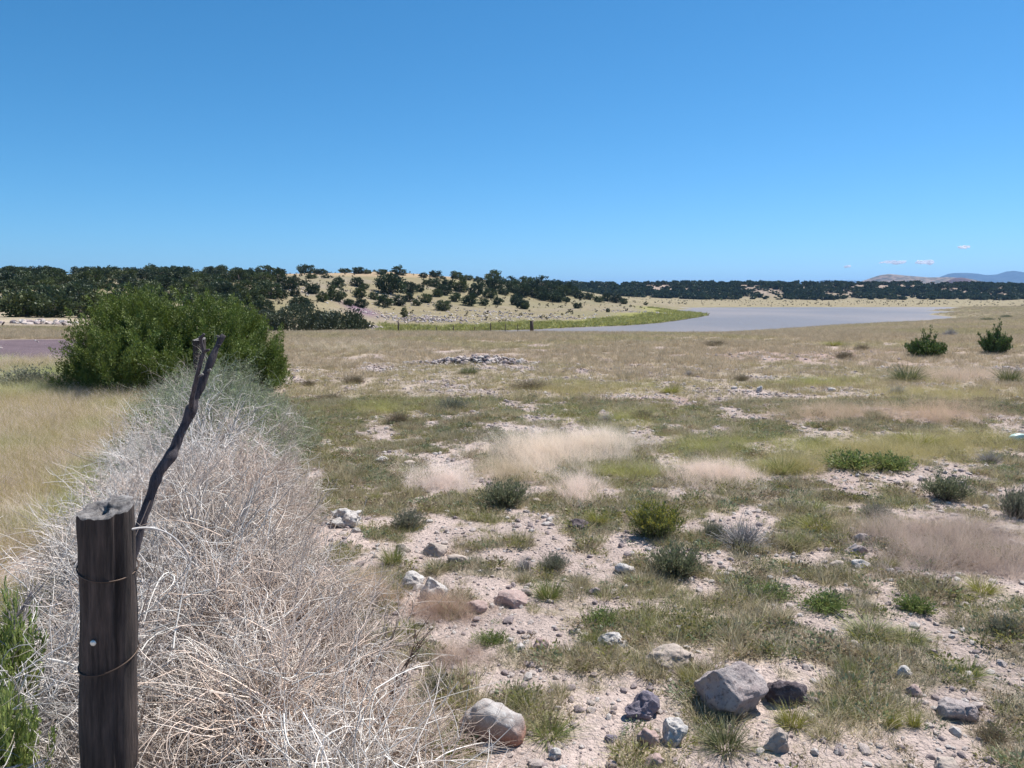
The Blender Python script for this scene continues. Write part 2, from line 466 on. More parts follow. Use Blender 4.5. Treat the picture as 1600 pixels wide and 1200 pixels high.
def land_color(x, y, z):
    u, d = uv_of(x, y)
    r = np.hypot(x, y)
    n1 = fbm(x, y, 2.5, 4, 81)[:, None]; n2 = fbm(x, y, 14, 4, 85)[:, None]; n3 = fbm(x, y, .5, 3, 88)[:, None]
    cov = veg_cover(x, y)[:, None]
    cov = cov + (1 - cov) * sstep(38, 55, r)[:, None]
    soil = SOIL * (.86 + .28 * n3)
    soil = soil * (1 - .25 * sstep(.55, .75, n2)) + np.array([.36, .24, .20]) * .25 * sstep(.55, .75, n2)
    dry = STRAW * (.85 + .3 * n1); grn = OLIVE * (.8 + .4 * n3)
    vegc = dry + (grn - dry) * sstep(.42, .62, n2 * .6 + n1 * .4)
    far = sstep(10, 40, r)[:, None]
    c = soil + (vegc - soil) * cov * (.45 + .35 * far)
    # cobble patches
    cb = cobble_mask(x, y)[:, None]
    c = c + (np.array([.40, .29, .26]) * (.75 + .5 * n3) - c) * np.clip(cb, 0, 1) * .8
    ci = cinder_mask(x, y)[:, None]
    c = c + (np.array([.165, .125, .14]) * (.85 + .3 * n3) - c) * ci
    # plain past the crest, the hill and the flats
    hill = sstep(70, 110, d)[:, None]
    hc = np.array([.275, .228, .15]) * (.75 + .5 * n1) * (.9 + .2 * n3)
    rocky = sstep(.5, .66, fbm(x, y, 11, 4, 91))[:, None]
    hc = hc + (np.array([.30, .25, .22]) * (.7 + .6 * n3) - hc) * rocky * .55
    gr = sstep(.48, .62, fbm(x, y, 22, 3, 95))[:, None]
    hc = hc + (np.array([.22, .205, .11]) - hc) * (gr * .35 + .25)
    # bright bare tan crest of the hill
    crest = (sstep(6.6, 8.0, z) * (1 - sstep(400, 500, r)))[:, None]
    hc = hc + (np.array([.42, .315, .205]) - hc) * crest * .85
    # purple cinders on the slope
    pc = np.exp(-(((u - 565) / 26) ** 2 + ((d - 138) / 7) ** 2))[:, None]
    hc = hc + (np.array([.20, .14, .17]) - hc) * np.clip(pc * 1.6, 0, 1)
    c = c + (hc - c) * hill
    flats = (sstep(300, 380, d) * (1 - sstep(560, 640, d)))[:, None]
    c = c + (np.array([.30, .255, .16]) * (.85 + .3 * n2) - c) * flats * .8
    mesa = sstep(590, 660, d)[:, None]
    c = c + (np.array([.33, .26, .21]) * (.7 + .6 * n1) - c) * mesa
    sd = np.full(x.shape, 1e3); m = (y > 70) & (y < 420)
    sd[m] = lake_sd(x[m], y[m])
    sd = sd[:, None]
    # green sedge on the far-left shore, thin pale rim elsewhere
    left = (1 - sstep(1125, 1150, u))[:, None] * sstep(95, 104, d)[:, None] * (1 - sstep(235, 260, d))[:, None]
    wid = 9 + 16 * n2 + 10 * sstep(900, 1100, u)[:, None]
    g = (1 - sstep(wid * .55, wid, sd)) * left * sstep(585, 610, u)[:, None]
    c = c + (np.array([.27, .265, .085]) * (.75 + .5 * n1) - c) * g
    rim = (1 - sstep(.5, 1.8, sd)) * (1 - left)
    c = c + (np.array([.46, .41, .33]) - c) * rim * .35
    mud = (1 - sstep(.1, 1.4, sd)) * left
    c = c + (np.array([.05, .045, .03]) - c) * mud
    return c

def ground_material():
    m, nt, out = new_mat("dry_ground")
    at = N(nt, "ShaderNodeAttribute", attribute_name="Col")
    tc = N(nt, "ShaderNodeTexCoord")
    v = tc.outputs["Object"]
    n1 = N(nt, "ShaderNodeTexNoise"); n1.inputs["Scale"].default_value = 38; n1.inputs["Detail"].default_value = 6; n1.inputs["Roughness"].default_value = .7
    nt.links.new(v, n1.inputs["Vector"])
    vo = N(nt, "ShaderNodeTexVoronoi"); vo.inputs["Scale"].default_value = 42; nt.links.new(v, vo.inputs["Vector"])
    vo2 = N(nt, "ShaderNodeTexVoronoi"); vo2.inputs["Scale"].default_value = 120; nt.links.new(v, vo2.inputs["Vector"])
    c = mixc(nt, at.outputs[0], ramp(nt, n1.outputs[0], [(.3, .62), (.5, .98), (.75, 1.28)]), .8, 'MULTIPLY')
    c = mixc(nt, c, mixc(nt, (.75, .72, .72), (1.2, 1.16, 1.12), vo.outputs["Color"]), .55, 'MULTIPLY')
    n3 = N(nt, "ShaderNodeTexNoise"); n3.inputs["Scale"].default_value = 1.1; n3.inputs["Detail"].default_value = 10; n3.inputs["Roughness"].default_value = .72
    nt.links.new(v, n3.inputs["Vector"])
    c = mixc(nt, c, ramp(nt, n3.outputs[0], [(.32, .7), (.55, 1.0), (.72, 1.2)]), .8, 'MULTIPLY')
    b = N(nt, "ShaderNodeBsdfPrincipled"); b.inputs["Roughness"].default_value = 1.0; b.inputs["Specular IOR Level"].default_value = .1
    nt.links.new(c, b.inputs["Base Color"])
    ad = N(nt, "ShaderNodeMath", operation='SUBTRACT'); nt.links.new(n1.outputs[0], ad.inputs[0]); nt.links.new(vo.outputs["Distance"], ad.inputs[1])
    ad2 = N(nt, "ShaderNodeMath", operation='SUBTRACT'); nt.links.new(ad.outputs[0], ad2.inputs[0])
    mu = N(nt, "ShaderNodeMath", operation='MULTIPLY'); nt.links.new(vo2.outputs["Distance"], mu.inputs[0]); mu.inputs[1].default_value = .5
    nt.links.new(mu.outputs[0], ad2.inputs[1])
    bp = N(nt, "ShaderNodeBump"); bp.inputs["Strength"].default_value = .9; bp.inputs["Distance"].default_value = .011
    nt.links.new(ad2.outputs[0], bp.inputs["Height"]); nt.links.new(bp.outputs[0], b.inputs["Normal"])
    nt.links.new(b.outputs[0], out.inputs[0])
    return m

def build_ground():
    fine = np.arctan((np.arange(-230, 1831, 4.2) - 800) / F)
    left = np.linspace(-math.pi, fine[0], 60)[:-1]; right = np.linspace(fine[-1], math.pi, 60)[1:-1]
    A = np.concatenate([left, fine, right])
    r = [0.25, .6, 1.0, 1.4]
    while r[-1] < 8: r.append(r[-1] * 1.0065)
    while r[-1] < 60: r.append(r[-1] * 1.013)
    while r[-1] < 900: r.append(r[-1] * 1.017)
    while r[-1] < 60000: r.append(r[-1] * 1.16)
    R = np.array(r)
    nA, nR = len(A), len(R)
    X = np.sin(A)[:, None] * R[None, :]; Y = np.cos(A)[:, None] * R[None, :]
    x, y = X.ravel(), Y.ravel()
    z = height(x, y)
    V = np.stack([x, y, z], -1)
    i = np.arange(nA)[:, None]; j = np.arange(nR - 1)[None, :]
    i2 = (i + 1) % nA
    Q = np.stack([i * nR + j, i * nR + j + 1, i2 * nR + j + 1, i2 * nR + j], -1).reshape(-1, 4)
    c = land_color(x, y, z)
    V = np.concatenate([V, [[0, 0, H(0, .01)]]]); c = np.concatenate([c, c[:1]])
    k = np.arange(nA)
    T = np.stack([np.full(nA, len(V) - 1), k * nR, ((k + 1) % nA) * nR], -1)
    me = mesh_np("ground", V, [Q, T], ground_material(), c, smooth=True)
    return tag(link("ground", me), kind="structure")
build_ground()

# ------------------------------------------------------------------ lake
def build_lake():
    m, nt, out = new_mat("lake_water")
    tc = N(nt, "ShaderNodeTexCoord")
    mp = N(nt, "ShaderNodeMapping"); mp.inputs["Scale"].default_value = (1, .5, 1); nt.links.new(tc.outputs["Object"], mp.inputs[0])
    n = N(nt, "ShaderNodeTexNoise"); n.inputs["Scale"].default_value = .9; n.inputs["Detail"].default_value = 6; nt.links.new(mp.outputs[0], n.inputs["Vector"])
    n2 = N(nt, "ShaderNodeTexNoise"); n2.inputs["Scale"].default_value = .02; n2.inputs["Detail"].default_value = 4; nt.links.new(mp.outputs[0], n2.inputs["Vector"])
    b = N(nt, "ShaderNodeBsdfPrincipled")
    col = mixc(nt, (.175, .155, .15), (.24, .20, .18), ramp(nt, n2.outputs[0], [(.4, 0.0), (.6, 1.0)]))
    nt.links.new(col, b.inputs["Base Color"])
    b.inputs["Roughness"].default_value = .42; b.inputs["Specular IOR Level"].default_value = .36; b.inputs["IOR"].default_value = 1.33
    bp = N(nt, "ShaderNodeBump"); bp.inputs["Strength"].default_value = .9; bp.inputs["Distance"].default_value = .25
    nt.links.new(n.outputs[0], bp.inputs["Height"]); nt.links.new(bp.outputs[0], b.inputs["Normal"])
    nt.links.new(b.outputs[0], out.inputs[0])
    lo, hi = LAKE.min(0) - 6, LAKE.max(0) + 6
    V = [(lo[0], lo[1], LAKE_Z), (hi[0], lo[1], LAKE_Z), (hi[0], hi[1], LAKE_Z), (lo[0], hi[1], LAKE_Z)]
    return tag(link("lake_water", mesh_np("lake_water", V, np.array([[0, 1, 2, 3]]), m)), kind="structure")
build_lake()

# ------------------------------------------------------------------ far mountains
def ridge(name, pts, d, depth, c1, c2, seed, label=None):
    """a ridge with the photo's skyline at distance d, real slopes front and back"""
    us = np.arange(pts[0][0], pts[-1][0] + .1, 1.0)
    vs = np.interp(us, [p[0] for p in pts], [p[1] for p in pts])
    for _ in range(3):
        vs = np.convolve(np.pad(vs, 2, 'edge'), [.1, .2, .4, .2, .1], 'valid')
    x0 = (us - 800) / (F * CT) * d * 1.0
    base = -60.0
    top = EYE + d * np.array([slope(v) for v in vs])
    ts = np.linspace(-1, 1, 41)
    V = []
    for t in ts:
        prof = (1 - abs(t)) ** .9
        n = fbm(x0 + seed * 100, np.full_like(x0, t * depth), depth * .35, 5, seed) - .5
        z = base + (top - base) * prof + n * (top - base) * .35 * (1 - prof) * 2 * (prof + .15)
        V.append(np.stack([x0, np.full_like(x0, d + t * depth), z], -1))
    V = np.array(V)
    V[:, [0, -1], 2] = base
    a, b = V.shape[:2]
    i = np.arange(a - 1)[:, None]; j = np.arange(b - 1)[None, :]
    Q = np.stack([i * b + j, i * b + j + 1, (i + 1) * b + j + 1, (i + 1) * b + j], -1).reshape(-1, 4)
    m, nt, out = new_mat(name)
    tc = N(nt, "ShaderNodeTexCoord"); n = N(nt, "ShaderNodeTexNoise"); n.inputs["Scale"].default_value = 22 / depth; n.inputs["Detail"].default_value = 9; n.inputs["Roughness"].default_value = .65
    nt.links.new(tc.outputs["Object"], n.inputs["Vector"])
    bs = N(nt, "ShaderNodeBsdfDiffuse"); nt.links.new(mixc(nt, c1, c2, ramp(nt, n.outputs[0], [(.44, 0.0), (.58, 1.0)])), bs.inputs[0])
    nt.links.new(bs.outputs[0], out.inputs[0])
    return tag(link(name, mesh_np(name, V.reshape(-1, 3), Q, m, smooth=True)), kind="structure")

ridge("mountain", [(1325, 444), (1345, 437), (1365, 430), (1380, 428), (1405, 430.5), (1440, 433.5), (1470, 433), (1500, 435), (1530, 441), (1560, 450)], 3700, 600, (.27, .20, .15), (.09, .085, .06), 5)
ridge("cinder_mountain", [(1455, 446), (1470, 439), (1480, 434.5), (1490, 433.5), (1500, 435), (1512, 441), (1522, 446)], 3100, 190, (.17, .10, .085), (.11, .07, .06), 8)
ridge("far_mountain", [(1420, 446), (1455, 434), (1470, 428), (1480, 426.5), (1500, 426.5), (1515, 427.5), (1530, 430), (1545, 429), (1560, 424), (1572, 423), (1590, 426), (1620, 428), (1680, 424), (1760, 432), (1830, 440)], 9000, 1500, (.07, .085, .08), (.04, .05, .05), 12)
ridge("far_mountain", [(1240, 444), (1265, 440), (1280, 437.5), (1300, 438), (1330, 438.5), (1350, 441), (1370, 444)], 10000, 1300, (.07, .085, .08), (.04, .05, .05), 14)

# ------------------------------------------------------------------ haze
def build_haze():
    m, nt, out = new_mat("haze")
    v = N(nt, "ShaderNodeVolumePrincipled")
    v.inputs["Color"].default_value = (.30, .56, 1.0, 1)
    v.inputs["Density"].default_value = .00008
    v.inputs["Anisotropy"].default_value = .2
    nt.links.new(v.outputs[0], out.inputs["Volume"])
    x, y0, y1, z0, z1 = 24000, -3000, 24000, -75, 330
    V = [(-x, y0, z0), (x, y0, z0), (x, y1, z0), (-x, y1, z0), (-x, y0, z1), (x, y0, z1), (x, y1, z1), (-x, y1, z1)]
    Q = np.array([[0, 3, 2, 1], [4, 5, 6, 7], [0, 1, 5, 4], [1, 2, 6, 5], [2, 3, 7, 6], [3, 0, 4, 7]])
    tag(link("haze", mesh_np("haze", V, Q, m)), kind="stuff", label="thin blue haze over the far land")
HAZE = True
if HAZE:
    build_haze()

# ------------------------------------------------------------------ clouds: small far puffs
def cloud_mat():
    m, nt, out = new_mat("cloud")
    d = N(nt, "ShaderNodeBsdfDiffuse"); d.inputs[0].default_value = (.95, .95, .95, 1)
    t = N(nt, "ShaderNodeBsdfTranslucent"); t.inputs[0].default_value = (.95, .95, .95, 1)
    mx = N(nt, "ShaderNodeMixShader"); mx.inputs[0].default_value = .75
    nt.links.new(d.outputs[0], mx.inputs[1]); nt.links.new(t.outputs[0], mx.inputs[2])
    # cloud edges thin out where the surface turns away
    tr = N(nt, "ShaderNodeBsdfTransparent")
    lw = N(nt, "ShaderNodeLayerWeight"); lw.inputs[0].default_value = .5
    m2 = N(nt, "ShaderNodeMixShader")
    nt.links.new(ramp(nt, lw.outputs["Facing"], [(.15, .05), (.95, .95)]), m2.inputs[0])
    nt.links.new(mx.outputs[0], m2.inputs[1]); nt.links.new(tr.outputs[0], m2.inputs[2])
    nt.links.new(m2.outputs[0], out.inputs[0])
    return m
MAT_CLOUD = cloud_mat()

def cloud(u, v, w, h, label, seed):
    rnd = random.Random(seed)
    d = 42000.0
    c = place(u, v, d); k = d / F
    import bmesh
    bm = bmesh.new()
    for i in range(16):
        t = rnd.uniform(-1, 1)
        rr = (1 - t * t) * .8 + .25
        mtx = __import__("mathutils").Matrix.Translation((t * w * .42 * k, rnd.uniform(-.3, .3) * w * k, rnd.uniform(-.1, .35) * h * k * rr)) @ \
            __import__("mathutils").Matrix.Diagonal((w * .17 * k * rnd.uniform(.7, 1.3) * rr, w * .2 * k * rr, h * .3 * k * rr * rnd.uniform(.7, 1.2), 1))
        bmesh.ops.create_icosphere(bm, subdivisions=3, radius=1, matrix=mtx)
    for vv in bm.verts:
        p = vv.co / (w * k) * 9
        vv.co += mnoise.noise_vector(p + Vector((seed, 0, 0))) * h * k * .18
    me = bpy.data.meshes.new("cloud"); bm.to_mesh(me); bm.free()
    me.materials.append(MAT_CLOUD)
    for p in me.polygons: p.use_smooth = True
    tag(link("cloud", me, loc=c), label, "cloud", "small clouds low over the mountains")
cloud(1397, 410.5, 42, 7.0, "wider flat white cloud over the brown hill", 1)
cloud(1448, 410.5, 30, 9.8, "small humped white cloud beside the wider flat cloud", 2)
cloud(1507, 387, 18, 6.3, "highest of the small white clouds", 3)
cloud(1325, 417, 14, 4.2, "faintest smallest cloud, just left of the wider flat cloud", 4)

# ------------------------------------------------------------------ scatter by geometry nodes (only for what nobody could count)
def scatter(name, label, sources, pts, rot, scl, idx, tintc):
    src = bpy.data.collections.new(name + "_kinds")
    for i, me in enumerate(sources):
        o = bpy.data.objects.new(f"{name}_kind_{i:02d}", me)
        src.objects.link(o)
    n = len(pts)
    me = bpy.data.meshes.new(name)
    me.vertices.add(n); me.vertices.foreach_set("co", np.asarray(pts, np.float32).ravel())
    a = me.attributes.new("rotv", 'FLOAT_VECTOR', 'POINT'); a.data.foreach_set("vector", np.asarray(rot, np.float32).ravel())
    a = me.attributes.new("sclv", 'FLOAT_VECTOR', 'POINT'); a.data.foreach_set("vector", np.asarray(scl, np.float32).ravel())
    a = me.attributes.new("kidx", 'INT', 'POINT'); a.data.foreach_set("value", np.asarray(idx, np.int32))
    a = me.attributes.new("tint", 'FLOAT_COLOR', 'POINT')
    c = np.ones((n, 4), np.float32); c[:, :3] = tintc; a.data.foreach_set("color", c.ravel())
    me.update()
    o = tag(link(name, me), label, kind="stuff")
    ng = bpy.data.node_groups.new(name, 'GeometryNodeTree')
    ng.interface.new_socket("Geometry", in_out='INPUT', socket_type='NodeSocketGeometry')
    ng.interface.new_socket("Geometry", in_out='OUTPUT', socket_type='NodeSocketGeometry')
    gi = ng.nodes.new("NodeGroupInput"); go = ng.nodes.new("NodeGroupOutput")
    ip = ng.nodes.new("GeometryNodeInstanceOnPoints")
    ci = ng.nodes.new("GeometryNodeCollectionInfo"); ci.inputs[0].default_value = src
    ci.inputs["Separate Children"].default_value = True; ci.inputs["Reset Children"].default_value = True
    def na(nm, t):
        k = ng.nodes.new("GeometryNodeInputNamedAttribute"); k.data_type = t; k.inputs[0].default_value = nm
        return k.outputs[0]
    L = ng.links
    L.new(gi.outputs[0], ip.inputs["Points"]); L.new(ci.outputs[0], ip.inputs["Instance"])
    ip.inputs["Pick Instance"].default_value = True
    L.new(na("kidx", 'INT'), ip.inputs["Instance Index"])
    L.new(na("rotv", 'FLOAT_VECTOR'), ip.inputs["Rotation"])
    L.new(na("sclv", 'FLOAT_VECTOR'), ip.inputs["Scale"])
    L.new(ip.outputs[0], go.inputs[0])
    md = o.modifiers.new("scatter", 'NODES'); md.node_group = ng
    return o

def sample_view(n, d0, d1, u0=-60, u1=1660, power=1.0):
    """points spread evenly over the ground seen between distances d0 and d1"""
    q = RNG.uniform(0, 1, n)
    e = power + 1
    d = (d0 ** e + (d1 ** e - d0 ** e) * q) ** (1 / e)
    u = RNG.uniform(u0, u1, n)
    k = 1 / (F * CT)
    return (u - 800) * k * d * 1.02, d

# ------------------------------------------------------------------ far forest on the mesa
def clump_crown(nclump, per, rx, rz, leaf, c, seed, zc=None, squash=.8):
    """crown of many small leaf faces gathered in clumps; unit = metres"""
    g = np.random.default_rng(seed)
    zc = rz * 1.02 if zc is None else zc
    dirs = unit(g.normal(0, 1, (nclump, 3))); rad = g.uniform(.45, 1.0, nclump) ** .6
    wob = .78 + .45 * g.uniform(0, 1, nclump)
    C = dirs * (rad * wob)[:, None] * np.array([rx, rx, rz]); C[:, 2] = np.maximum(C[:, 2], -rz * .9) + zc * .96
    cr = rx * g.uniform(.2, .38, nclump)
    P = C[:, None, :] + unit(g.normal(0, 1, (nclump, per, 3))) * (cr[:, None] * g.uniform(.3, 1, (nclump, per)) ** .5)[:, :, None] * np.array([1, 1, squash])
    P = P.reshape(-1, 3); P[:, 2] = np.maximum(P[:, 2], .04)
    D = unit(P - np.array([0, 0, zc * .6]) + g.normal(0, .5 * rx, P.shape)) + np.array([0, 0, .35])
    V, Q = leafquads(P - unit(D) * leaf * .4, D, leaf, leaf * .62)
    shade = np.repeat(g.uniform(.72, 1.3, nclump), per) * g.uniform(.85, 1.15, nclump * per)
    hue = np.repeat(g.uniform(0, 1, nclump), per)[:, None]
    cc = (np.array(c)[None, :] * (1 - .25 * hue) + np.array([.085, .085, .03]) * .25 * hue) * shade[:, None]
    return V, Q, np.repeat(cc, 4, axis=0)

JUNI = (.054, .080, .034)
def far_forest():
    kinds = []
    for i in range(4):
        V, Q, C = clump_crown(16, 9, 1.0, .8, .75, JUNI, 300 + i)
        kinds.append(mesh_np("far_crown", V, Q, MAT_JUN_I, C))
    n = 15000
    u = RNG.uniform(780, 1900, n); d = RNG.uniform(566, 730, n)
    x = (u - 800) / (F * CT) * d; y = d
    z = height(x, y)
    dens = fbm(x, y, 26, 3, 201)
    gap = sstep(.55, .64, fbm(x, y, 9, 3, 207)) * sstep(8, 13, z) * (1 - sstep(1350, 1450, u))
    keep = (RNG.uniform(0, 1, n) < (sstep(.40, .56, dens) * .5 + .07) * np.interp(d, [566, 600, 690, 705, 730], [.5, .8, .75, 1, .6])) & (gap < .5) & (d > 566 + 25 * fbm(x, y, 18, 2, 203))
    x, y, z = x[keep], y[keep], z[keep]
    n = len(x)
    s = RNG.uniform(1.5, 3.0, n)
    rot = np.zeros((n, 3)); rot[:, 2] = RNG.uniform(0, 6.28, n)
    scatter("juniper_forest", "dense dark juniper wood covering the far mesa beyond the lake", kinds, np.stack([x, y, z - .2], -1), rot,
            np.stack([s, s, s * RNG.uniform(.62, .95, n)], -1), RNG.integers(0, 4, n), RNG.uniform(.75, 1.2, (n, 1)) * np.array([1, 1, 1.05]))
far_forest()

# ------------------------------------------------------------------ junipers on the hill
m, nt, out = new_mat("juniper_bark")
b_ = N(nt, "ShaderNodeBsdfPrincipled"); b_.inputs["Roughness"].default_value = 1
t_ = N(nt, "ShaderNodeTexCoord"); mpn = N(nt, "ShaderNodeMapping"); mpn.inputs["Scale"].default_value = (1, 1, .12); nt.links.new(t_.outputs["Object"], mpn.inputs[0])
n_ = N(nt, "ShaderNodeTexNoise"); n_.inputs["Scale"].default_value = 24; n_.inputs["Detail"].default_value = 6; nt.links.new(mpn.outputs[0], n_.inputs["Vector"])
nt.links.new(mixc(nt, (.06, .045, .038), (.17, .14, .12), n_.outputs[0]), b_.inputs["Base Color"]); nt.links.new(b_.outputs[0], out.inputs[0])
MAT_BARK = m

def trunk_mesh(h, spread, seed, r0=.16, nl=5):
    g = random.Random(seed)
    P, R = [], []
    for i in range(nl):
        a = g.uniform(0, 6.28); lean = g.uniform(.1, .7) * spread
        pts = []
        for t in np.linspace(0, 1, 5):
            pts.append((math.cos(a) * lean * t ** 1.3 + g.uniform(-.05, .05) * t, math.sin(a) * lean * t ** 1.3 + g.uniform(-.05, .05) * t, -.15 + (h + .15) * t * (1 if i else 1.1)))
        P.append(pts); R.append([r0 * (1 if i == 0 else .6) * (1 - .8 * t) for t in np.linspace(0, 1, 5)])
    V, Q = tubes(P, R, 6)
    return mesh_np("trunk", V, Q, MAT_BARK, smooth=True)

CROWNS, TRUNKS, CZ = [], [], []
for i in range(9):
    rx, rz = [(1.0, .8), (1.0, .66), (.95, .95), (1.05, .72), (.85, 1.05), (1.0, .8), (1.05, .6), (.9, .85), (1.0, .75)][i]
    V, Q, C = clump_crown(60, 36, rx, rz, .175, JUNI, 400 + i)
    CROWNS.append(mesh_np("crown", V, Q, MAT_JUN, C))
    TRUNKS.append(trunk_mesh(1.1 * rz / .85, .8, 500 + i, .1)); CZ.append(2.15 * rz)

def juniper(p, w, hgt, label, group, k=None, name="juniper_tree"):
    k = random.randrange(9) if k is None else k
    e = bpy.data.objects.new(name, None); COL.objects.link(e)
    e.location = p; e.rotation_euler = (0, 0, random.uniform(0, 6.28))
    e.scale = (w / 2.15, w / 2.15, hgt / CZ[k])
    tag(e, label, "juniper tree", group)
    link("crown", CROWNS[k], e); link("trunk", TRUNKS[k], e)
    return e

taken = []
def free(p, r):
    for q, s in taken:
        if (p.x - q.x) ** 2 + (p.y - q.y) ** 2 < (r + s) ** 2 * .55:
            return False
    return True

TREES_MID = [(45,80,90),(120,80,60),(250,80,80),(320,88,60),(445,80,50),(515,85,60),(560,85,40),(630,88,50),(715,92,80),(837,105,50),(895,103,60),(935,112,30),(1005,112,70),(1060,118,50),(1110,125,50),(1190,130,90),
 (20,110,60),(110,130,80),(170,165,80),(60,150,50),(230,145,40),(275,110,55),(350,108,35),(130,210,70),(195,200,50),(285,185,70),(330,225,60),(400,220,100),(410,155,70),(505,150,60),(545,160,40),(520,210,70),(525,255,60),(465,245,50),(225,265,90),
 (670,185,120),(640,250,90),(590,215,50),(715,245,70),(765,180,80),(765,225,60),(820,175,50),(848,140,30),(890,150,60),(850,230,60),(803,245,45),(910,200,50),(940,190,80),(960,160,60),(1000,225,60),(1020,175,80),(1070,245,85),(1095,200,80),(1110,160,60),
 (1140,245,50),(1170,205,70),(1210,240,50),(1190,165,90),(1240,190,60),(1290,180,80),(1270,150,60),(1330,200,80),(1305,245,60),(1345,262,45),(1380,200,80),(1420,210,70),(1450,215,60),(1350,160,80),(1430,160,80),(1500,180,80),(1510,225,70),(1555,225,30),(1560,190,70),(1590,200,60)]
TREES_MID = [(400 + x / 3.2, 400 + y / 3.2, w / 3.2) for x, y, w in TREES_MID]
TREES_MID += [(800 + x / 4, 400 + y / 4, w / 4) for x, y, w in [(30, 285, 60), (200, 275, 70), (280, 285, 90), (345, 285, 40), (420, 265, 70), (480, 268, 60), (540, 285, 60), (650, 290, 60), (110, 240, 90), (160, 250, 70), (240, 240, 90), (320, 250, 80), (380, 240, 80), (590, 280, 60), (700, 296, 40)]]
for (u, v, w) in TREES_MID:
    p = ground_at(u, v + 1, 90, 700)
    s = w * mpp(p) * 1.12
    p.z -= .1
    if v < 432: lab, grp = "dark juniper on the skyline of the tan hill, seen against the blue sky", "junipers along the hill's skyline"
    elif u < 640: lab, grp = "dark juniper on the slope below the bare tan crest, above the green thicket", "junipers on the slope above the thicket"
    elif u < 860: lab, grp = "dark juniper in the belt across the middle of the hillside", "junipers in the belt across the hillside"
    else: lab, grp = "dark juniper where the hillside runs down toward the far mesa", "junipers at the low end of the hill"
    juniper(p, s, s * (random.uniform(.42, .6) if v < 440 and u < 860 else random.uniform(.62, .85)), lab, grp)
    taken.append((p, s / 2))
sky_ones = sorted([o for o in COL.objects if o.get("group") == "junipers along the hill's skyline"], key=lambda o: o.location.x / o.location.y)
for o, w_ in zip(sky_ones, ["leftmost", "second from the left", "third from the left", "fourth from the left", "fifth from the left", "sixth from the left", "seventh from the left", "eighth from the left", "ninth from the left", "tenth from the left", "eleventh from the left"]):
    o["label"] = w_ + (" of the dark junipers" if w_ == "leftmost" else " among the dark junipers") + " on the tan hill's skyline"
SPECIAL = [(400 + 935 / 3.2, 400 + 272 / 3.2, 75 / 3.2, .62, "lone round juniper standing apart on open grass below the belt of trees", 3),
           (400 + 743 / 3.2, 400 + 312 / 3.2, 40 / 3.2, 1.35, "narrow crooked juniper standing alone beside the pale rock outcrop", 4),
           (800 + 410 / 4, 400 + 327 / 4, 48 / 4, .7, "lone low juniper on the bare slope above the green spit", 1),
           (800 + 70 / 4, 400 + 328 / 4, 70 / 4, .7, "low spreading juniper at the foot of the hill, nearest the tall lakeside post", 6),
           (800 + 600 / 4, 400 + 352 / 4, 28 / 4, .8, "tiny juniper above the middle of the green shore", 0),
           (800 + 835 / 4, 400 + 308 / 4, 26 / 4, .7, "tiny juniper alone on the tan flat in front of the dark mesa", 5)]
for (u, v, w, hr, lab, k) in SPECIAL:
    p = ground_at(u, v, 90, 700); s = w * mpp(p) * 1.12
    juniper(p, s, s * hr, lab, None, k); taken.append((p, s / 2))
# crowded stand on the left half of the hill
cnt = 0
for tries in range(4000):
    if cnt >= 190: break
    u = random.uniform(-30, 430); d = math.exp(random.uniform(math.log(72), math.log(258)))
    x = (u - 800) / (F * CT) * d
    z = H(x, d)
    v_ = 462 - F * (z - EYE) / d
    w = random.uniform(2.8, 4.7)
    if float(fbm(x, d, 15, 2, 333)) > .62 and random.random() < .85: continue
    p = Vector((x, d, z - .1))
    if u > 300 and d > 170 and d < 225 and random.random() < .6: continue
    if not free(p, w * .5): continue
    if d > 200: lab, grp = "dark juniper at the top of the crowded stand left of the tan crest", "junipers topping the left hill"
    elif d > 120: lab, grp = "dark green juniper in the middle of the crowded stand on the left hill", "junipers crowding the left hillside"
    else: lab, grp = "full dark juniper along the foot of the left hill, behind the pale bank", "junipers at the foot of the left hill"
    juniper(p, w, w * random.uniform(.52, .74), lab, grp)
    taken.append((p, w / 2)); cnt += 1

# small shrubs dotted over the slopes: uncountable
def slope_scrub():
    kinds = []
    for i in range(3):
        V, Q, C = clump_crown(9, 12, 1.0, .7, .5, (.07, .07, .045), 600 + i)
        kinds.append(mesh_np("scrub", V, Q, MAT_JUN_I, C))
    u = RNG.uniform(380, 1700, 11000); d = RNG.uniform(70, 540, 11000)
    x = (u - 800) / (F * CT) * d; y = d; z = height(x, y)
    sd = lake_sd(x, y)
    keep = (sd > 5) & ((u > 1120) | (d > np.interp(u, [380, 600, 830, 1000, 1110], [95, 108, 120, 138, 205]))) & ((sd > 16) | (u > 1100)) & ((u < 1120) | (d > 345) | (u > 1e9)) &  (RNG.uniform(0, 1, len(x)) < sstep(.42, .6, fbm(x, y, 16, 3, 222)) * .5 + .16)
    x, y, z = x[keep], y[keep], z[keep]; n = len(x)
    s = .12 + .38 * RNG.uniform(0, 1, n) ** 2
    rot = np.zeros((n, 3)); rot[:, 2] = RNG.uniform(0, 6.28, n)
    scatter("slope_scrub_vegetation", "small dark scrub dotted over the tan slopes", kinds, np.stack([x, y, z], -1), rot, np.stack([s, s, s], -1),
            RNG.integers(0, 3, n), RNG.uniform(.7, 1.5, (n, 1)) * np.array([1, .95, .85]))
slope_scrub()

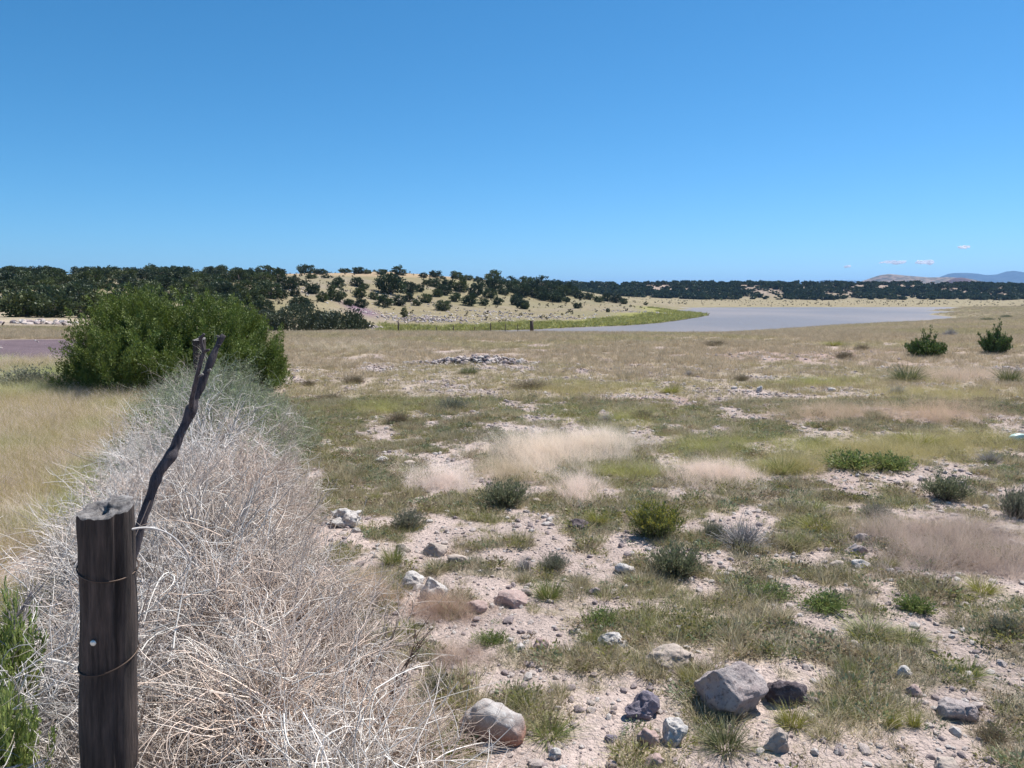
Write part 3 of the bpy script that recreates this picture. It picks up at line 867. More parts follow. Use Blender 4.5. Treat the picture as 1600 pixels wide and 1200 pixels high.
# ------------------------------------------------------------------ stones
def stone_mesh(seed, sx, sy, sz, rough=.25, facets=7, sub=3, mat=None, flat=False):
    import bmesh
    rnd = random.Random(seed)
    bm = bmesh.new()
    bmesh.ops.create_icosphere(bm, subdivisions=sub, radius=1)
    planes = []
    for i in range(facets):
        n = Vector((rnd.gauss(0, 1), rnd.gauss(0, 1), rnd.gauss(0, .8))).normalized()
        planes.append((n, rnd.uniform(.55, .85)))
    off = Vector((seed * 1.7, seed * .3, 0))
    for v in bm.verts:
        p = v.co.copy()
        for n, h in planes:
            q = p.dot(n)
            if q > h: p -= n * (q - h) * .92
        p += v.co * (mnoise.fractal(v.co * 1.3 + off, 1, 2, 3) * rough)
        p += v.co * (mnoise.fractal(v.co * 4.5 + off, 1, 2, 3) * rough * .25)
        v.co = Vector((p.x * sx, p.y * sy, p.z * sz))
    me = bpy.data.meshes.new("stone"); bm.to_mesh(me); bm.free()
    if mat: me.materials.append(mat)
    if not flat:
        for p in me.polygons: p.use_smooth = True
    return me

RM = {
 'boulder': rock_mat("boulder_rock", (.46, .43, .41), (.33, .28, .26), (.52, .50, .48), 10, base_col=(.34, .18, .13), base_z=.055),
 'grey': rock_mat("grey_pink_rock", (.50, .44, .42), (.38, .31, .30), (.18, .145, .145), 9, bump=.9),
 'dark': rock_mat("dark_rock", (.085, .065, .07), (.16, .13, .14), (.24, .2, .2), 12, bump=.8),
 'purple': rock_mat("purple_grey_rock", (.15, .13, .16), (.26, .23, .27), None, 14, bump=.6),
 'white': rock_mat("white_rock", (.66, .63, .60), (.50, .45, .42), (.32, .28, .26), 12, bump=.8),
 'tan': rock_mat("tan_rock", (.47, .40, .34), (.38, .31, .27), (.28, .23, .2), 10),
 'pink': rock_mat("pink_rock", (.42, .31, .28), (.35, .25, .23), (.46, .38, .35), 10),
}
ROCKS = [ # u, v(base centre), width px, height px, material, label, seed, facets, rough, yaw
 (770, 1160, 98, 74, 'boulder', "rounded boulder, pale on top and rusty red along its base", 1, 3, .12),
 (1146, 1118, 120, 92, 'grey', "largest rock, grey pink and angular with dark flecks", 41, 9, .14),
 (1232, 1100, 62, 44, 'dark', "dark brown rock right behind the largest grey pink rock", 3, 6, .2),
 (1003, 1122, 56, 46, 'purple', "dark purple grey rock with sharp edges left of the white rock", 4, 9, .25),
 (1055, 1162, 46, 52, 'white', "upright white rock between the purple grey rock and the largest rock", 5, 9, .2),
 (1218, 1175, 44, 42, 'tan', "beige rock half sunk in grass in front of the dark brown rock", 6, 8, .2),
 (1052, 1042, 92, 30, 'tan', "long flat tan slab behind the purple grey rock", 7, 9, .2),
 (1015, 1165, 34, 34, 'pink', "pinkish stone leaning between the purple grey and white rocks", 8, 7, .2),
 (1022, 1199, 36, 22, 'pink', "purplish pink stone below the white upright rock at the bottom edge", 9, 6, .2),
 (541, 822, 58, 30, 'white', "pitted white rock with a pointed end beside the dry tangle", 10, 6, .45),
 (679, 868, 50, 22, 'tan', "smooth pale tan stone behind the pair of white rocks", 11, 5, .15),
 (628, 864, 30, 16, 'tan', "small tan stone next to the smooth pale tan stone", 12, 5, .15),
 (643, 918, 44, 28, 'white', "grey white rock, the left one of a touching pair", 13, 7, .2),
 (677, 936, 44, 38, 'white', "chalk white rock, the nearer one of a touching pair", 14, 7, .2),
 (801, 947, 56, 26, 'pink', "smooth pinkish brown stone behind the green tuft", 15, 4, .12),
 (746, 956, 36, 18, 'pink', "low reddish stone in front of the smooth pinkish brown stone", 16, 5, .2),
 (846, 1013, 28, 18, 'pink', "small brown stone on bare gravel", 17, 7, .2),
 (712, 880, 34, 18, 'tan', "dull grey stone with a dark end behind the chalk white rock", 18, 6, .2),
 (904, 829, 34, 20, 'dark', "small dark grey stone lit on top next to the yellow green tuft", 19, 7, .25),
 (980, 897, 36, 22, 'white', "light grey pointed stone left of the grey green bush", 20, 7, .2),
 (595, 722, 22, 11, 'white', "small white stone in open grass beyond the pitted white rock", 21, 5, .15),
 (640, 727, 20, 11, 'tan', "small tan stone beyond the green grey tuft", 22, 5, .15),
 (1310, 887, 28, 12, 'tan', "flat tan stone, left one of two below the pink grass", 23, 7, .15),
 (1346, 888, 32, 14, 'white', "flat pale stone, right one of two below the pink grass", 24, 7, .15),
 (1338, 866, 34, 20, 'grey', "grey cracked stone at the left edge of the pink grass", 25, 7, .2),
 (1350, 846, 30, 17, 'grey', "grey stone half hidden behind the pink grass", 26, 7, .2),
 (1574, 836, 60, 18, 'tan', "long tan slab behind the pink grass at the picture's edge", 27, 8, .15),
 (1415, 1058, 30, 20, 'white', "bright white streaked stone on the gravel", 28, 8, .2),
 (1431, 1088, 24, 20, 'pink', "small round pinkish stone in front of the bright white streaked stone", 29, 5, .2),
 (1376, 1092, 18, 10, 'tan', "tiny pale stone beside the small pinkish stone", 30, 5, .2),
 (1502, 1126, 58, 42, 'grey', "broad flat grey rock with a cracked left side", 31, 8, .15),
 (1484, 1205, 50, 20, 'tan', "tan stone cut by the bottom edge", 32, 5, .15),
 (955, 1160, 22, 12, 'purple', "small dark flat stone between the boulder and the purple grey rock", 33, 6, .2),
 (866, 1186, 22, 18, 'white', "small white lumpy stone right of the rusty boulder", 34, 7, .3),
 (838, 787, 16, 10, 'tan', "small tan stone by the grey green bush in the middle", 35, 5, .2),
 (1300, 612, 14, 8, 'white', "small pale stone among sparse grass in the distance", 36, 6, .2),
 (1188, 612, 11, 11, 'white', "small upright white stone far out beyond the gravel strip", 37, 6, .2),
 (960, 1010, 46, 20, 'white', "pale flat stone in grass behind the tiny brown stone", 38, 6, .2),
 (1330, 1060, 20, 12, 'tan', "small buff stone halfway to the white streaked stone", 39, 6, .2),
]
for (u, v, w, h, mk, lab, sd_, fc, rg) in ROCKS:
    p = ground_at(u, v, 1.6, 80)
    k = mpp(p)
    sx = w * k * .52; sz = h * k * .60
    me = stone_mesh(sd_, sx, sx * (.8 if w < 2.4 * h else .62), sz, rg, fc + 3, 5 if w > 40 else 4, RM[mk])
    zmin = min(q.co.z for q in me.vertices)
    o = link("rock", me, loc=(p.x, p.y + sx * .35, H(p.x, p.y + sx * .35) + sz * .30))
    if sd_ == 5: o.rotation_euler = (0, .35, .3)
    tag(o, lab, "rock")

# uncountable stones: gravel near, cobbles and outcrops further out
GM = [rock_mat("gravel_a", (.44, .36, .33), (.54, .47, .43), None, 40), rock_mat("gravel_b", (.30, .24, .23), (.40, .33, .32), None, 40), rock_mat("gravel_c", (.62, .57, .53), (.50, .44, .41), None, 40)]
GK = [stone_mesh(700 + i, 1, random.uniform(.7, 1), random.uniform(.4, .75), .2, 6, 2 if i < 5 else 1, GM[i % 3], flat=True) for i in range(9)]
def gravel():
    P, S = [], []
    x, y = sample_view(105000, 2.5, 19, -40, 1640, .45)
    c = veg_cover(x, y)
    k = RNG.uniform(0, 1, len(x)) < (1 - c) * .9 + .2
    k &= (x > FX(y) + .2)
    x, y = x[k], y[k]
    s = np.clip(.0042 * np.exp(RNG.exponential(.55, len(x))), 0, .026) * (.75 + y * .07)
    s = np.where(RNG.uniform(0, 1, len(x)) < .014, RNG.uniform(.02, .045, len(x)), s)
    x2, y2 = sample_view(26000, 10, 46, -40, 1640, .9)
    cm = cobble_mask(x2, y2)
    k = RNG.uniform(0, 1, len(x2)) < np.maximum(cm ** 1.5 * .85, .02)
    k &= ~((x2 < -7) & (y2 < 19))
    x2, y2 = x2[k], y2[k]
    s2 = .022 * np.exp(RNG.exponential(.4, len(x2))); s2 = np.clip(s2, 0, .07)
    x = np.concatenate([x, x2]); y = np.concatenate([y, y2]); s = np.concatenate([s, s2]); n = len(x)
    rot = RNG.normal(0, .25, (n, 3)); rot[:, 2] = RNG.uniform(0, 6.28, n)
    z = height(x, y) + s * .15
    scatter("gravel", "pinkish gravel and small stones strewn over the bare soil", GK, np.stack([x, y, z], -1), rot, np.stack([s, s, s], -1),
            RNG.integers(0, 9, n), np.ones((n, 3)))
gravel()

def heap_stones(name, label, blobs, smin, smax, count):
    X, Y, Z, S = [], [], [], []
    for (u, v, su, sv, hh, w8) in blobs:
        n = int(count * w8)
        p0 = ground_at(u, v, 3, 700)
        uu = RNG.normal(0, .5, n); vv = RNG.normal(0, .5, n)
        k = mpp(p0)
        x = p0.x + uu * su * k; y = p0.y + vv * sv * k * 6
        s = RNG.uniform(smin, smax, n) ** 1.0 * (.5 + RNG.exponential(.45, n))
        z = height(x, y) + hh * np.exp(-(uu ** 2 + vv ** 2) * 2) * RNG.uniform(.2, 1, n)
        sd = lake_sd(x, y); ok = sd > 5
        X.append(x[ok]); Y.append(y[ok]); Z.append(z[ok]); S.append(np.minimum(s[ok], smax * 1.2))
    x, y, z, s = map(np.concatenate, (X, Y, Z, S)); n = len(x)
    rot = RNG.normal(0, .3, (n, 3)); rot[:, 2] = RNG.uniform(0, 6.28, n)
    scatter(name, label, GK, np.stack([x, y, z], -1), rot, np.stack([s, s, s], -1), RNG.integers(0, 9, n), np.ones((n, 3)))
heap_stones("rubble", "low pile of broken pale stones out in the dry grass", [(745, 568, 95, 4, .22, 1)], .03, .08, 700)
heap_stones("outcrop_rubble", "pale broken rock strewn over the hill slope and bank",
            [(650, 500, 90, 9, .3, .2), (700, 497, 140, 8, .1, .12), (870, 497, 230, 8, .1, .2), (1000, 488, 90, 6, .1, .1), (585, 512, 25, 3, .3, .04),
             (600, 462, 90, 10, .1, .06), (480, 455, 60, 10, .1, .05), (55, 506, 40, 3, .2, .04), (95, 505, 30, 3, .1, .02), (760, 488, 200, 8, .1, .12)], .1, .3, 2200)

# ------------------------------------------------------------------ grass kinds
def grass_kind(n, spread, lmin, lmax, w, lean, c, alt=None, altp=0, npt=4, curl=.5, mat=None, var=.3):
    P, W = blades(n, spread, lmin, lmax, w, lean, npt, curl=curl)
    V, Q = ribbons(P, W)
    return mesh_np("tuft", V, Q, mat or MAT_GRASS, cols(c, n, npt * 2, var, alt, altp))

G_GREEN, G_OLIVE, G_STRAW, G_GREY, G_YEL = (.25, .25, .10), (.335, .30, .17), (.48, .41, .295), (.28, .265, .18), (.30, .30, .07)
GRASS = [
 grass_kind(60, .05, .03, .075, .0045, 1.1, G_GREEN, G_STRAW, .25),
 grass_kind(70, .06, .03, .07, .004, 1.2, G_OLIVE, G_STRAW, .4),
 grass_kind(55, .045, .025, .06, .004, 1.3, G_GREY, G_STRAW, .4),
 grass_kind(60, .05, .05, .11, .0045, .9, G_GREEN, G_OLIVE, .5),
 grass_kind(60, .05, .05, .12, .004, .9, G_OLIVE, G_STRAW, .5),
 grass_kind(45, .05, .03, .08, .004, 1.2, G_STRAW, (.33, .25, .17), .4),
 # fluffy straw for the distance
 grass_kind(60, .13, .10, .24, .008, .8, G_STRAW, G_OLIVE, .35),
 grass_kind(60, .13, .08, .20, .008, .9, G_OLIVE, G_STRAW, .45),
]
# low forb: small rosettes of leaves
def forb(c, n=70, r=.07, leaf=.022):
    a = RNG.uniform(0, 6.28, n); rr = r * np.sqrt(RNG.uniform(0, 1, n))
    C = np.stack([rr * np.cos(a), rr * np.sin(a), RNG.uniform(0, .045, n)], -1)
    D = np.stack([np.cos(a), np.sin(a), RNG.uniform(.1, 1.4, n)], -1) + RNG.normal(0, .4, (n, 3))
    V, Q = leafquads(C, D, leaf, leaf * .5)
    return mesh_np("forb", V, Q, MAT_GRASS, cols(c, n, 4, .3))
GRASS += [forb((.17, .20, .11)), forb((.22, .21, .07)), forb((.25, .19, .12), 60)]

def short_grass():
    x, y = sample_view(58000, 2.4, 12.5, -60, 1660, .75)
    c = veg_cover(x, y)
    k = (RNG.uniform(0, 1, len(x)) < c * .90 + .10) & (x > FX(y) + .35)
    x, y, c = x[k], y[k], c[k]
    n1 = fbm(x, y, .8, 3, 131); n2 = fbm(x, y, 2.2, 3, 137)
    idx = np.where(n1 > .58, 0, np.where(n1 > .5, 1, np.where(n1 > .43, 4, 2)))
    r_ = RNG.uniform(0, 1, len(x))
    idx = np.where(r_ < .12, 5, idx); idx = np.where(r_ > .93, 3, idx)
    idx = np.where((r_ > .80) & (r_ < .93), RNG.integers(8, 11, len(x)), idx)
    s = RNG.uniform(.55, 1.15, len(x)) * (.85 + .5 * (c - .5)) * (.85 + y * .022)
    t = (.8 + .4 * n2)[:, None] * RNG.uniform(.8, 1.2, (len(x), 1)) * np.array([1.0, 1.0, 1.0])
    n = len(x); rot = RNG.normal(0, .12, (n, 3)); rot[:, 2] = RNG.uniform(0, 6.28, n)
    scatter("short_grass", "short olive and straw coloured grass tufts growing in patches over the stony soil", GRASS, np.stack([x, y, height(x, y)], -1), rot,
            np.stack([s, s, s * .9], -1), idx, t)
    # further out
    x, y = sample_view(52000, 11.5, 48, -60, 1660, .55)
    xb, yb = sample_view(15000, 47, 108, 1090, 1660, .6)
    kb = lake_sd(xb, yb) > 1.0
    xc, yc = sample_view(6500, 106, 345, 1440, 1680, .4)
    kc = lake_sd(xc, yc) > 1.5
    x = np.concatenate([x, xb[kb], xc[kc]]); y = np.concatenate([y, yb[kb], yc[kc]])
    c = veg_cover(x, y); cb = cobble_mask(x, y)
    k = (RNG.uniform(0, 1, len(x)) < (c * .58 + .24) * (1 - .75 * cb)) & (cinder_mask(x, y) < .3) & (x > FX(y) - .5 + 0 * y)
    k |= (x < FX(y)) & (y > 13) & (cinder_mask(x, y) < .3)
    x, y, c = x[k], y[k], c[k]
    n2 = fbm(x, y, 4.5, 3, 141); n1 = fbm(x, y, 1.4, 3, 143)
    idx = np.where(n2 + .35 * (n1 - .5) > .52, 7, 6)
    low = RNG.uniform(0, 1, len(x)) < np.interp(y, [11, 18, 30], [.75, .4, .15])
    mixr = RNG.uniform(0, 1, len(x))
    idx = np.where(low, np.where(mixr < .42, 5, np.where(n1 > .5, 1, 4)), idx)
    s = RNG.uniform(.6, 1.2, len(x)) * np.interp(y, [11, 30, 48, 100, 340], [1.0, 1.25, 1.5, 2.6, 4.5]) * np.where(low, 1.4, .8)
    g = sstep(.45, .62, n2)[:, None]
    t = (np.array([1.02, .96, .95]) * (1 - g) + np.array([.97, .95, .86]) * g) * RNG.uniform(.8, 1.2, (len(x), 1))
    n = len(x); rot = RNG.normal(0, .1, (n, 3)); rot[:, 2] = RNG.uniform(0, 6.28, n)
    scatter("dry_grass", "straw coloured and olive grass covering the plain out to its edge", GRASS, np.stack([x, y, height(x, y)], -1), rot,
            np.stack([s, s, s * .75], -1), idx, t)
short_grass()

WISP = [grass_kind(110, .09, .16, .34, .0018, 1.0, (.70, .63, .56), (.56, .50, .40), .3, 5, curl=.9, var=.15),
        grass_kind(110, .10, .12, .28, .0018, 1.15, (.72, .65, .59), (.58, .51, .46), .3, 5, curl=.9, var=.15),
        grass_kind(90, .08, .15, .3, .002, .9, (.40, .36, .14), (.5, .44, .25), .4, 5, curl=.8, var=.2)]
def wisps():
    """feathery pale seed heads lying over in patches: (u, v, su, sv, count, pinkness)"""
    X, Y, T, I, S = [], [], [], [], []
    for (u, v, su, sv, n, tintc, sc) in [
        (850, 712, 75, 22, 520, (1.22, 1.19, 1.14), .85), (940, 700, 60, 18, 380, (1.20, 1.17, 1.12), .8), (905, 772, 30, 20, 120, (1.32, 1.24, 1.22), .75),
        (690, 752, 50, 16, 150, (1.24, 1.20, 1.22), .7), (1110, 748, 65, 17, 300, (1.22, 1.15, 1.12), .7), (800, 745, 60, 18, 130, (.9, .85, .7), .7),
        (1400, 838, 50, 20, 100, (.80, .73, .71), .7), (1500, 848, 90, 26, 190, (.80, .73, .71), .75), (1460, 880, 80, 20, 110, (.80, .73, .71), .7), (1580, 885, 55, 22, 90, (.80, .73, .71), .7),
        (575, 935, 45, 20, 110, (.85, .72, .6), .6), (700, 955, 55, 14, 90, (.85, .7, .62), .5), (560, 545, 90, 8, 120, (.9, .85, .72), 1.3),
        (1500, 590, 80, 8, 150, (.95, .85, .75), 1.1), (1300, 650, 90, 12, 180, (.85, .75, .62), .9), (1480, 650, 80, 14, 180, (.88, .75, .62), .9), (720, 1030, 40, 14, 40, (.85, .75, .7), .5)]:
        p0 = ground_at(u, v, 2, 60); k = mpp(p0)
        x = p0.x + RNG.normal(0, .55, n) * su * k
        dd = p0.y * (1 + RNG.normal(0, .55, n) * sv / (v - 462))
        x = x * dd / p0.y
        X.append(x); Y.append(dd); T.append(np.tile(tintc, (n, 1)) * RNG.uniform(.85, 1.12, (n, 1))); I.append(RNG.integers(0, 2, n)); S.append(RNG.uniform(.5, 1.05, n) * sc)
    x, y, t, i, s = map(np.concatenate, (X, Y, T, I, S)); n = len(x)
    rot = RNG.normal(0, .1, (n, 3)); rot[:, 0] += RNG.normal(0, .1, n); rot[:, 1] += .75; rot[:, 2] = RNG.normal(.1, .4, n)
    scatter("feathery_grass", "pale feathery seed heads lying over in soft patches on the plain", WISP, np.stack([x, y, height(x, y) - .01], -1), rot,
            np.stack([s, s, s * .8], -1), i, t)
    # taller soft green grass standing in a few patches on the plain
    X, Y = [], []
    for (u, v, su, sv, n) in [(1360, 705, 120, 22, 300), (1500, 695, 80, 18, 180), (1235, 735, 55, 14, 80), (1110, 705, 80, 18, 90), (1000, 655, 90, 14, 80), (1480, 620, 110, 12, 260), (900, 610, 120, 10, 200), (600, 640, 90, 12, 120), (1300, 600, 120, 8, 200), (980, 745, 60, 12, 40)]:
        p0 = ground_at(u, v, 2, 60); k = mpp(p0)
        dd = p0.y * (1 + RNG.normal(0, .55, n) * sv / (v - 462)); X.append((p0.x + RNG.normal(0, .55, n) * su * k) * dd / p0.y); Y.append(dd)
    x, y = np.concatenate(X), np.concatenate(Y); n = len(x)
    rot = RNG.normal(0, .15, (n, 3)); rot[:, 2] = RNG.uniform(0, 6.28, n); s = RNG.uniform(.45, .9, n)
    g = sstep(.4, .6, fbm(x, y, 1.5, 2, 171))[:, None]
    scatter("meadow_grass", "taller yellow green grass standing in soft patches on the plain", WISP, np.stack([x, y, height(x, y) - .01], -1), rot, np.stack([s * 1.2, s * 1.2, s * .8], -1),
            np.full(n, 2), (np.array([1.0, .97, .95]) * (1 - g) + np.array([.84, .92, .68]) * g) * RNG.uniform(.85, 1.15, (n, 1)))
    # the tall soft grass left of the fence
    n = 8200
    y = (3.2 ** 1.5 + (19.5 ** 1.5 - 3.2 ** 1.5) * RNG.uniform(0, 1, n)) ** (1 / 1.5)
    u = RNG.uniform(-60, 420, n); x = (u - 800) / (F * CT) * y
    k = (x < FX(y) - .35) & (cinder_mask(x, y) < .25) & (RNG.uniform(0, 1, n) < .45 + .7 * fbm(x, y, 1.1, 3, 151))
    bare = np.exp(-(((x + 2.75) / .5) ** 2 + ((y - 4.6) / .45) ** 2)); k &= bare < .45
    x, y = x[k], y[k]; n = len(x)
    g = sstep(.42, .62, fbm(x, y, 2.3, 3, 155))[:, None]
    t = (np.array([1.0, .93, .95]) * (1 - g) + np.array([.78, .95, .62]) * g) * RNG.uniform(.82, 1.15, (n, 1))
    s = RNG.uniform(.7, 1.1, n) * np.interp(y, [3, 8, 19], [.75, 1.0, 1.2])
    rot = RNG.normal(0, .12, (n, 3)); rot[:, 1] += .2; rot[:, 2] = RNG.normal(0, 1.2, n)
    scatter("tall_grass", "soft yellow olive grass filling the ground left of the fence", WISP, np.stack([x, y, height(x, y) - .01], -1), rot, np.stack([s * 1.2, s * 1.2, s], -1),
            np.where(RNG.uniform(0, 1, n) < .72, 2, RNG.integers(0, 2, n)), t)
wisps()

def sedge():
    kinds = [grass_kind(26, .5, .35, .8, .09, .7, (.28, .29, .08), (.36, .34, .12), .4, 3), grass_kind(26, .5, .3, .6, .09, .8, (.20, .24, .07), (.34, .31, .12), .3, 3)]
    u = RNG.uniform(595, 1125, 9000); d = RNG.uniform(100, 240, 9000)
    x = (u - 800) / (F * CT) * d; y = d
    sd = lake_sd(x, y)
    k = (sd > .2) & (sd < 6 + 11 * fbm(x, y, 12, 2, 161)) & (y > 100)
    # only the far bank, not the near one
    k &= (y > np.interp(u, [600, 830, 1000, 1110], [106, 117, 133, 196]))
    x, y = x[k], y[k]; n = len(x)
    rot = np.zeros((n, 3)); rot[:, 2] = RNG.uniform(0, 6.28, n); s = RNG.uniform(.5, 1.1, n)
    scatter("sedge_grass", "bright yellow green sedge along the lake's hill side shore and spit", kinds, np.stack([x, y, height(x, y)], -1), rot, np.stack([s * 1.4, s * 1.4, s], -1), RNG.integers(0, 2, n), RNG.uniform(.8, 1.2, (n, 1)) * np.ones(3))
sedge()

# ------------------------------------------------------------------ single bushes on the plain
def bush_meshes(kind, seed):
    """unit bush: about 1 wide (radius .5), .75 high; returns {part: mesh}"""
    global RNG
    keep = RNG; RNG = np.random.default_rng(seed)
    res = {}
    def stems(n, lmin, lmax, w, c, lean=1.15, npt=5, alt=None):
        a = RNG.uniform(0, 6.28, n); L = RNG.uniform(lmin, lmax, n)
        ln = np.sqrt(RNG.uniform(0, 1, n)) * lean
        t = np.linspace(0, 1, npt)[None, :]
        out = np.sin(ln)[:, None] * (t ** .9) * L[:, None]; up = np.cos(ln)[:, None] * (t ** 1.1) * L[:, None] + .06 * t
        b = RNG.normal(0, .06, (n, 3)); b[:, 2] = -.02
        wob = np.cumsum(RNG.normal(0, .02, (n, npt, 3)), axis=1) * (t[:, :, None] > 0)
        P = b[:, None] + np.stack([out * np.cos(a)[:, None], out * np.sin(a)[:, None], up], -1) + wob
        R = w * (1 - .75 * t) * RNG.uniform(.7, 1.3, n)[:, None]
        V, Q = tubes(P, R, 3)
        return P, (V, Q, cols(c, n, npt * 3, .3, alt, .3 if alt else 0))
    def leaves_on(P, per, size, c, alt=None, altp=0, tmin=.45, up=.6, aspect=.3):
        n = len(P); t = RNG.uniform(tmin, 1, (n, per)) * (P.shape[1] - 1)
        i = np.minimum(t.astype(int), P.shape[1] - 2); f = (t - i)[..., None]
        C = np.take_along_axis(P, i[..., None], 1) * (1 - f) + np.take_along_axis(P, i[..., None] + 1, 1) * f
        C = C.reshape(-1, 3) + RNG.normal(0, .015, (n * per, 3))
        ax = np.repeat(unit(P[:, -1] - P[:, 0]), per, axis=0)
        D = ax + RNG.normal(0, .55, C.shape) + np.array([0, 0, up])
        V, Q = leafquads(C, D, size, size * aspect)
        return V, Q, cols(c, n * per, 4, .3, alt, altp)
    if kind == 'sage':
        P, s = stems(260, .35, .62, .006, (.22, .19, .15)); res['stems'] = (s, MAT_TWIG)
        res['foliage'] = (leaves_on(P, 16, .06, (.15, .175, .095), (.22, .22, .13), .3), MAT_LEAF)
    elif kind == 'grey':
        P, s = stems(240, .35, .62, .006, (.22, .19, .16)); res['stems'] = (s, MAT_TWIG)
        res['foliage'] = (leaves_on(P, 13, .055, (.17, .185, .125), (.24, .235, .17), .3), MAT_LEAF)
    elif kind == 'yellow':
        P, s = stems(240, .38, .64, .006, (.2, .18, .13)); res['stems'] = (s, MAT_TWIG)
        res['foliage'] = (leaves_on(P, 14, .065, (.125, .15, .05), (.18, .2, .07), .3, .3), MAT_LEAF)
        k = P[:, -1, 2] > .3
        tip = P[k]
        res['flowers'] = (leaves_on(tip, 16, .028, (.36, .32, .055), (.26, .27, .06), .5, .82, 1.0, .7), MAT_LEAF)
    elif kind == 'brown':
        P, s = stems(520, .3, .6, .0055, (.24, .18, .14), 1.3, alt=(.32, .27, .2)); res['stems'] = (s, MAT_TWIG)
        res['foliage'] = (leaves_on(P, 5, .05, (.23, .18, .11), (.2, .2, .1), .3), MAT_LEAF)
    elif kind == 'dead':
        P, s = stems(420, .3, .62, .006, (.30, .28, .28), 1.4, 6, alt=(.44, .42, .42)); res['stems'] = (s, MAT_TWIG)
        P2, s2 = stems(60, .4, .7, .009, (.5, .48, .46), 1.45, 6); res['branches'] = (s2, MAT_TWIG)
    elif kind in ('tuft', 'yellowtuft', 'darktuft'):
        c, al = {'tuft': ((.16, .20, .05), (.33, .31, .12)), 'yellowtuft': ((.27, .27, .055), (.36, .33, .1)), 'darktuft': ((.10, .12, .05), (.25, .24, .11))}[kind]
        P, W = blades(420, .2, .35, .75, .016, 1.05, 5, curl=.5)
        V, Q = ribbons(P, W)
        res['blades'] = ((V, Q, cols(c, 420, 10, .3, al, .3)), MAT_LEAF)
        P, W = blades(120, .22, .2, .45, .014, 1.4, 4, curl=.7)
        V, Q = ribbons(P, W)
        res['dry_blades'] = ((V, Q, cols((.40, .34, .22), 120, 8, .3)), MAT_LEAF)
    elif kind == 'forb':
        P, s = stems(200, .3, .6, .005, (.2, .2, .09), 1.35); res['stems'] = (s, MAT_TWIG)
        res['foliage'] = (leaves_on(P, 12, .075, (.14, .20, .06), (.24, .27, .08), .4, .25, .8, .35), MAT_LEAF)
    elif kind == 'tallforb':
        P, s = stems(120, .5, .75, .004, (.25, .24, .14), .8); res['stems'] = (s, MAT_TWIG)
        res['foliage'] = (leaves_on(P, 60, .05, (.25, .32, .09), (.36, .40, .14), .4, .66, -.3, .5), MAT_LEAF)
    elif kind == 'shoots':   # young juniper: flame-like upright sprays
        n = 95
        a = RNG.uniform(0, 6.28, n); rr = .46 * np.sqrt(RNG.uniform(0, 1, n))
        hh = (.55 - .55 * rr) * RNG.uniform(.5, 1.15, n); hh[:7] *= 1.5
        P = np.stack([np.stack([rr * np.cos(a) * (.35 + .65 * t), rr * np.sin(a) * (.35 + .65 * t), hh * t], -1) for t in np.linspace(0, 1, 5)], 1)
        V, Q = tubes(P, .016 * (1 - .8 * np.linspace(0, 1, 5))[None, :] + np.zeros((n, 1)), 4)
        res['stems'] = ((V, Q, cols((.13, .10, .08), n, 20, .2)), MAT_TWIG)
        per = 110
        t = RNG.uniform(.12, 1.05, (n, per)); i = np.minimum((t * 4).astype(int), 3); f = (t * 4 - i)[..., None]
        C = np.take_along_axis(P, i[..., None], 1) * (1 - f) + np.take_along_axis(P, i[..., None] + 1, 1) * f
        C = C + unit(RNG.normal(0, 1, C.shape)) * (.12 * (1.1 - t * .75) * RNG.uniform(.2, 1, (n, per)))[..., None]
        C = C.reshape(-1, 3); D = RNG.normal(0, .5, C.shape) + np.array([0, 0, 1.0])
        V, Q = leafquads(C, D, .06, .022)
        res['foliage'] = ((V, Q, cols((.075, .125, .035), len(C), 4, .4, (.13, .17, .045), .3)), MAT_JUN)
    RNG = keep
    return {k: mesh_np(k, v[0][0], v[0][1], v[1], v[0][2]) for k, v in res.items()}

_bush_cache = {}
def bush(u, v, w, h, kind, label, cat="bush", name=None, group=None, variant=None, p=None):
    variant = random.randrange(2) if variant is None else variant
    key = (kind, variant)
    if key not in _bush_cache:
        _bush_cache[key] = bush_meshes(kind, 900 + hash(kind) % 1 + variant * 31 + sum(map(ord, kind)))
    if p is None: p = ground_at(u, v, 1.6, 300)
    k = mpp(p)
    e = bpy.data.objects.new(name or {"tuft": "grass_clump", "yellowtuft": "grass_clump", "darktuft": "grass_clump", "forb": "leafy_weed", "dead": "dead_shrub", "shoots": "young_juniper", "yellow": "rabbitbrush"}.get(kind, "sagebrush"), None)
    COL.objects.link(e)
    W_ = w * k
    e.location = (p.x, p.y + W_ * .25, H(p.x, p.y + W_ * .25) - .01)
    e.rotation_euler = (0, 0, random.uniform(0, 6.28))
    e.scale = (W_, W_, h * k / .68)
    tag(e, label, cat, group)
    for nm, me in _bush_cache[key].items():
        link(nm, me, e)
    return e

